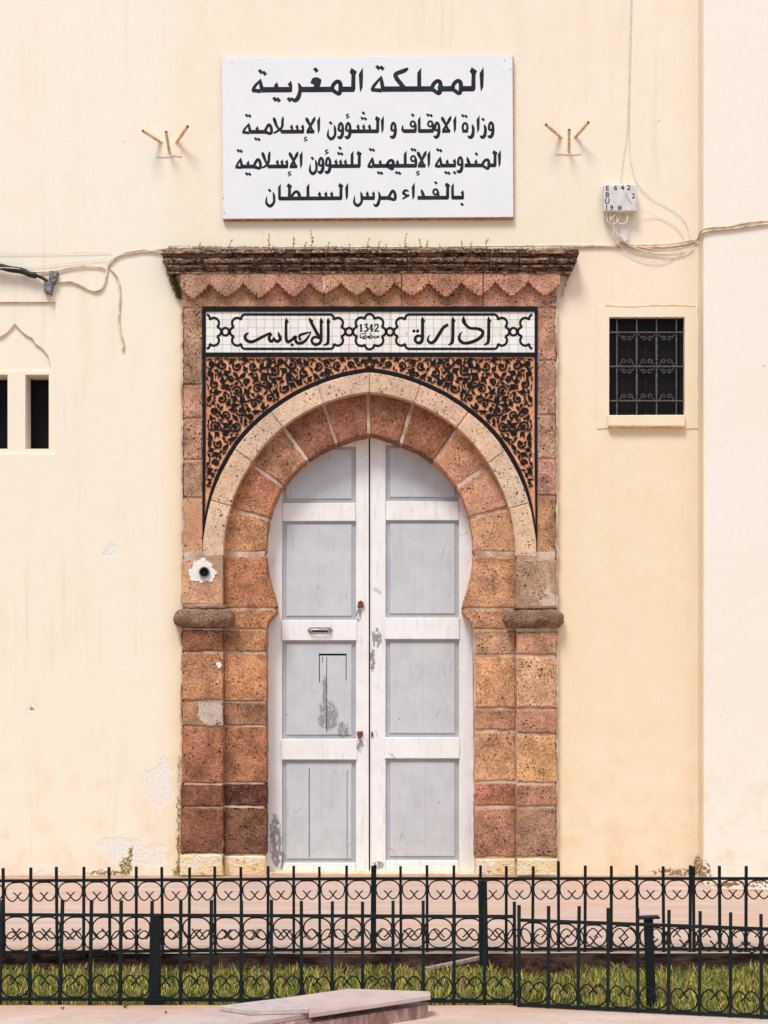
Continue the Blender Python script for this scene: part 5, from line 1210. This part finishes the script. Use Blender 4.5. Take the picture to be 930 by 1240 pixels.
# ------------------------------------------------------------------ lawn, soil mound bits, board, weeds, moss
def blades(name, n, xr, yr, zf, hr, cols, seed, dens=None, wid=.0052):
    r = np.random.RandomState(seed); x = r.uniform(*xr, n); y = r.uniform(*yr, n)
    if dens is not None:
        keep = dens(x, y, r); x, y = x[keep], y[keep]
    n = len(x); h = r.uniform(*hr, n); h *= .45+1.15*np.array([.5+.5*mnoise.noise(Vector((a*5, b*5, 0))) for a, b in zip(x, y)]); th = r.uniform(0, 2*np.pi, n); ln = r.uniform(.1, .8, n)*h; ph = r.uniform(0, 2*np.pi, n)
    z = np.array([zf(a, b) for a, b in zip(x, y)])-.004
    cx, sx = np.cos(th)*wid, np.sin(th)*wid; lx, ly = np.cos(ph)*ln, np.sin(ph)*ln
    V = np.empty((n, 5, 3))
    V[:, 0] = np.c_[x-cx/2, y-sx/2, z]; V[:, 1] = np.c_[x+cx/2, y+sx/2, z]
    V[:, 2] = np.c_[x+cx/2.6+lx*.35, y+sx/2.6+ly*.35, z+h*.6]; V[:, 3] = np.c_[x-cx/2.6+lx*.35, y-sx/2.6+ly*.35, z+h*.6]; V[:, 4] = np.c_[x+lx, y+ly, z+h]
    me = bpy.data.meshes.new(name); me.vertices.add(n*5); me.vertices.foreach_set('co', V.ravel())
    me.loops.add(n*7); li = (np.arange(n)[:, None]*5+np.array([0, 1, 2, 3, 3, 2, 4])[None]).ravel(); me.loops.foreach_set('vertex_index', li.astype(np.int32))
    me.polygons.add(n*2); ls = (np.arange(n)[:, None]*7+np.array([0, 4])[None]).ravel(); me.polygons.foreach_set('loop_start', ls.astype(np.int32)); me.polygons.foreach_set('loop_total', np.tile([4, 3], n).astype(np.int32))
    me.polygons.foreach_set('material_index', np.repeat(r.choice(len(cols), n, p=[c[1] for c in cols]), 2).astype(np.int32))
    me.update(calc_edges=True)
    for c in cols: me.materials.append(c[0])
    return link(name, me)
def leafm(name, c, tr=.25):
    m_ = M(name, .6, .25); m_.col(m_.mix(m_.noise(14, 2), tuple(a*.75 for a in c), tuple(a*1.25 for a in c))); m_.b.inputs['Transmission Weight'].default_value = 0
    return m_.m
GR = [(leafm('grass_green', (.16, .25, .035)), .32), (leafm('grass_olive', (.27, .27, .05)), .20), (leafm('grass_yellow', (.66, .53, .09)), .17), (leafm('grass_straw', (.70, .42, .19)), .10), (leafm('grass_reddish', (.26, .11, .075)), .08), (leafm('grass_deep', (.03, .06, .012)), .13)]
bed_z = lambda x, y: -.075+.05*math.exp(-((x-.87)**2/.05+(y+3.62)**2/.03))
def dens(x, y, r):
    back = np.clip((YK-.10-y)/.18, 0, 1); keep = r.uniform(0, 1, len(x)) < back
    ye = np.array([near_edge(a) for a in x]); keep &= (y > ye+.0)
    keep &= ~(((x-.85)**2/.06+(y+3.68)**2/.02) < 1)
    return keep
tag(blades('lawn', 105000, (-4, 4), (-5.35, YK), bed_z, (.022, .060), GR, 3, dens), 'strip of green and yellowing grass between the two iron fences', 'grass', kind='stuff')
LIT = [(leafm('dry_leaf', (.09, .042, .028)), .4), (leafm('dry_leaf_dark', (.02, .011, .008)), .6)]
tag(blades('leaf_litter', 5000, (-4, 4), (YK-.30, YK-.02), lambda x, y: bed_z(x, y)+.01, (.004, .014), LIT, 5, None, .012), 'dry brown leaf litter along the foot of the kerb', 'leaf litter', kind='stuff')
# pale board lying in the bed
p0 = Vector(G(515, 1175, -.055)); p1 = Vector(G(583, 1161, -.01)); dv = p1-p0; sdv = Vector((-dv.y, dv.x, 0)).normalized()*.02
v = [p0-sdv, p0+sdv, p1+sdv, p1-sdv]; v += [q+Vector((0, 0, .015)) for q in v]
o = obj('board', [tuple(q-p0) for q in v], [(0, 3, 2, 1), (4, 5, 6, 7), (0, 1, 5, 4), (1, 2, 6, 5), (2, 3, 7, 6), (3, 0, 4, 7)], simple('bleached_wood', (.34, .25, .20), .85, .2, var=.3, scale=40)); o.location = p0
tag(o, 'thin pale board slanting through the grass to the lone post', 'board')

WG = [leafm('weed_green', (.30, .42, .04)), leafm('weed_olive', (.46, .46, .07)), leafm('weed_stem', (.20, .14, .06))]
weeds = [(241.7, 8), (279.5, 11), (297, 5), (325.6, 17), (355, 13), (370, 7), (377, 24), (397, 9), (405, 5), (423, 6), (446, 12), (459, 9), (467, 6), (483.5, 6), (491.7, 20), (509.7, 11), (517, 10), (533, 7), (560.5, 9), (571, 8), (589.5, 13), (613, 5), (646, 4), (657.8, 6)]
zt = P(0, 300.6, .12)[2]
for i, (px_, hp) in enumerate(weeds):
    r2 = random.Random(100+i); hgt = hp*k_; d_ = r2.uniform(.06, .13); base = P(px_, 301, d_); mb = MB()
    pts = [(0, 0, 0), (r2.uniform(-.01, .01), -.004, hgt*.5), (r2.uniform(-.015, .015), -.006, hgt)]; pts = catmull(pts, 3); mb.tube(pts, .0022, 4)
    W_ = empty('weed', (base[0], base[1], zt))
    size = 'tall' if hp > 15 else 'middling' if hp > 8 else 'tiny'
    where = 'left end' if px_ < 300 else 'left third' if px_ < 390 else 'middle' if px_ < 500 else 'right third' if px_ < 600 else 'right end'
    ORD = 'leftmost second third fourth fifth sixth seventh eighth ninth tenth eleventh twelfth twelfth thirteenth eleventh tenth ninth eighth seventh sixth fifth fourth third second rightmost'.split()
    nm = ORD[i] if i < 12 else ORD[i+1]; nm = nm if 'most' in nm else nm + (' from the left' if i < 12 else ' from the right')
    tag(W_, '%s green weed on the cornice top, %s in the row' % (size, nm), 'weed', 'weeds on the cornice top')
    mb.build('stem', WG[2], W_)
    lv = MB()
    for k in range(max(8, int(hp*1.5))):
        t = r2.uniform(.25, 1.0) if hp > 12 else r2.uniform(0, 1); q = Vector(pts[min(len(pts)-1, int(t*(len(pts)-1)))])
        ll = r2.uniform(.012, .022)*(1.25-.5*t); az = r2.uniform(0, 6.28); el = r2.uniform(-.1, 1.1); u = Vector((math.cos(az)*math.cos(el), math.sin(az)*math.cos(el), math.sin(el))); w = u.orthogonal().normalized()*ll*.36
        lv.add([q, q+u*ll*.5+w, q+u*ll, q+u*ll*.5-w], [(0, 1, 2, 3)])
    lv.build('leaf_cluster', WG[i % 2], W_)
# moss and dry roots on cornice top and ends
MO = [leafm('moss_dark', (.05, .032, .015)), leafm('moss_ochre', (.20, .13, .04)), leafm('moss_green', (.13, .12, .025))]
def tuft(name, n, gen, lab, seed, s=(.004, .012)):
    r2 = random.Random(seed); v = []; f = []; mi = []
    for i in range(n):
        q = Vector(gen(r2)); l_ = r2.uniform(*s); u = Vector((r2.gauss(0, 1), r2.gauss(0, 1), r2.gauss(.4, 1))).normalized(); w = u.orthogonal().normalized()*l_*.3
        b = len(v); v += [tuple(q-w), tuple(q+w), tuple(q+u*l_)]; f.append((b, b+1, b+2)); mi.append(r2.choice((0, 0, 1, 1, 2)))
    me = mesh(name, v, f, None); 
    for mm in MO: me.materials.append(mm)
    me.polygons.foreach_set('material_index', mi); o = link(name, me); tag(o, lab, 'moss', kind='stuff'); return o
xa_, xb_ = P(204, 0, .12)[0], P(694, 0, .12)[0]
def gtop(r):
    while True:
        x = r.uniform(xa_, xb_); 
        if mnoise.noise(Vector((x*6, 1, 1)))+.35*(x < -1) > r.uniform(-.2, .6): return (x, -r.uniform(.02, .165), zt-.004+r.uniform(0, .012))
tuft('moss', 5200, gtop, 'brown and green moss along the top of the stone cornice', 21)
def gleft(r):
    t = r.random()**.8; p = P(201+t*17+r.gauss(0, 3*(1-.4*t)), 312+t*50, .02); return (p[0], -r.uniform(-.0, .05), p[2])
tuft('moss', 1500, gleft, 'dry brown moss hanging down the left end of the cornice', 22, (.006, .018))
def gright(r):
    t = r.random(); p = P(696-t*16+r.gauss(0, 1.2), 305+t*55, .02); return (p[0], -r.uniform(.0, .06), p[2])
tuft('moss', 350, gright, 'sparse dark moss at the right end of the cornice', 23, (.005, .014))
def gcr(r):
    p = P(216.5+r.gauss(0, 1.0), r.uniform(915, 1058), .01); return (p[0], -r.uniform(0, .02), p[2])
tuft('moss', 220, gcr, 'yellow moss in the crack beside the left jamb foot', 24, (.005, .014))

# fallen leaves on the foreground paving
for i, (px_, py_, s, lb) in enumerate(((150, 1221, .02, 'curled dark dead leaf lying on the paving left of the ledge'), (75, 1223, .012, 'small flat dead leaf on the paving at far left'), (200, 1228, .01, 'tiny dark leaf scrap on the paving before the ledge'))):
    g = G(px_, py_, 0); v = [(0, 0, .004), (s*.6, s*.3, .012), (s*1.2, 0, .016), (s*.5, -s*.4, .003), (-s*.4, .1*s, .014)]
    o = obj('dead_leaf', v, [(0, 1, 2), (0, 2, 3), (0, 1, 4)], simple('dead_leaf_%s' % 'abc'[i], (.10, .05, .03))); o.location = g; tag(o, lb, 'leaf')
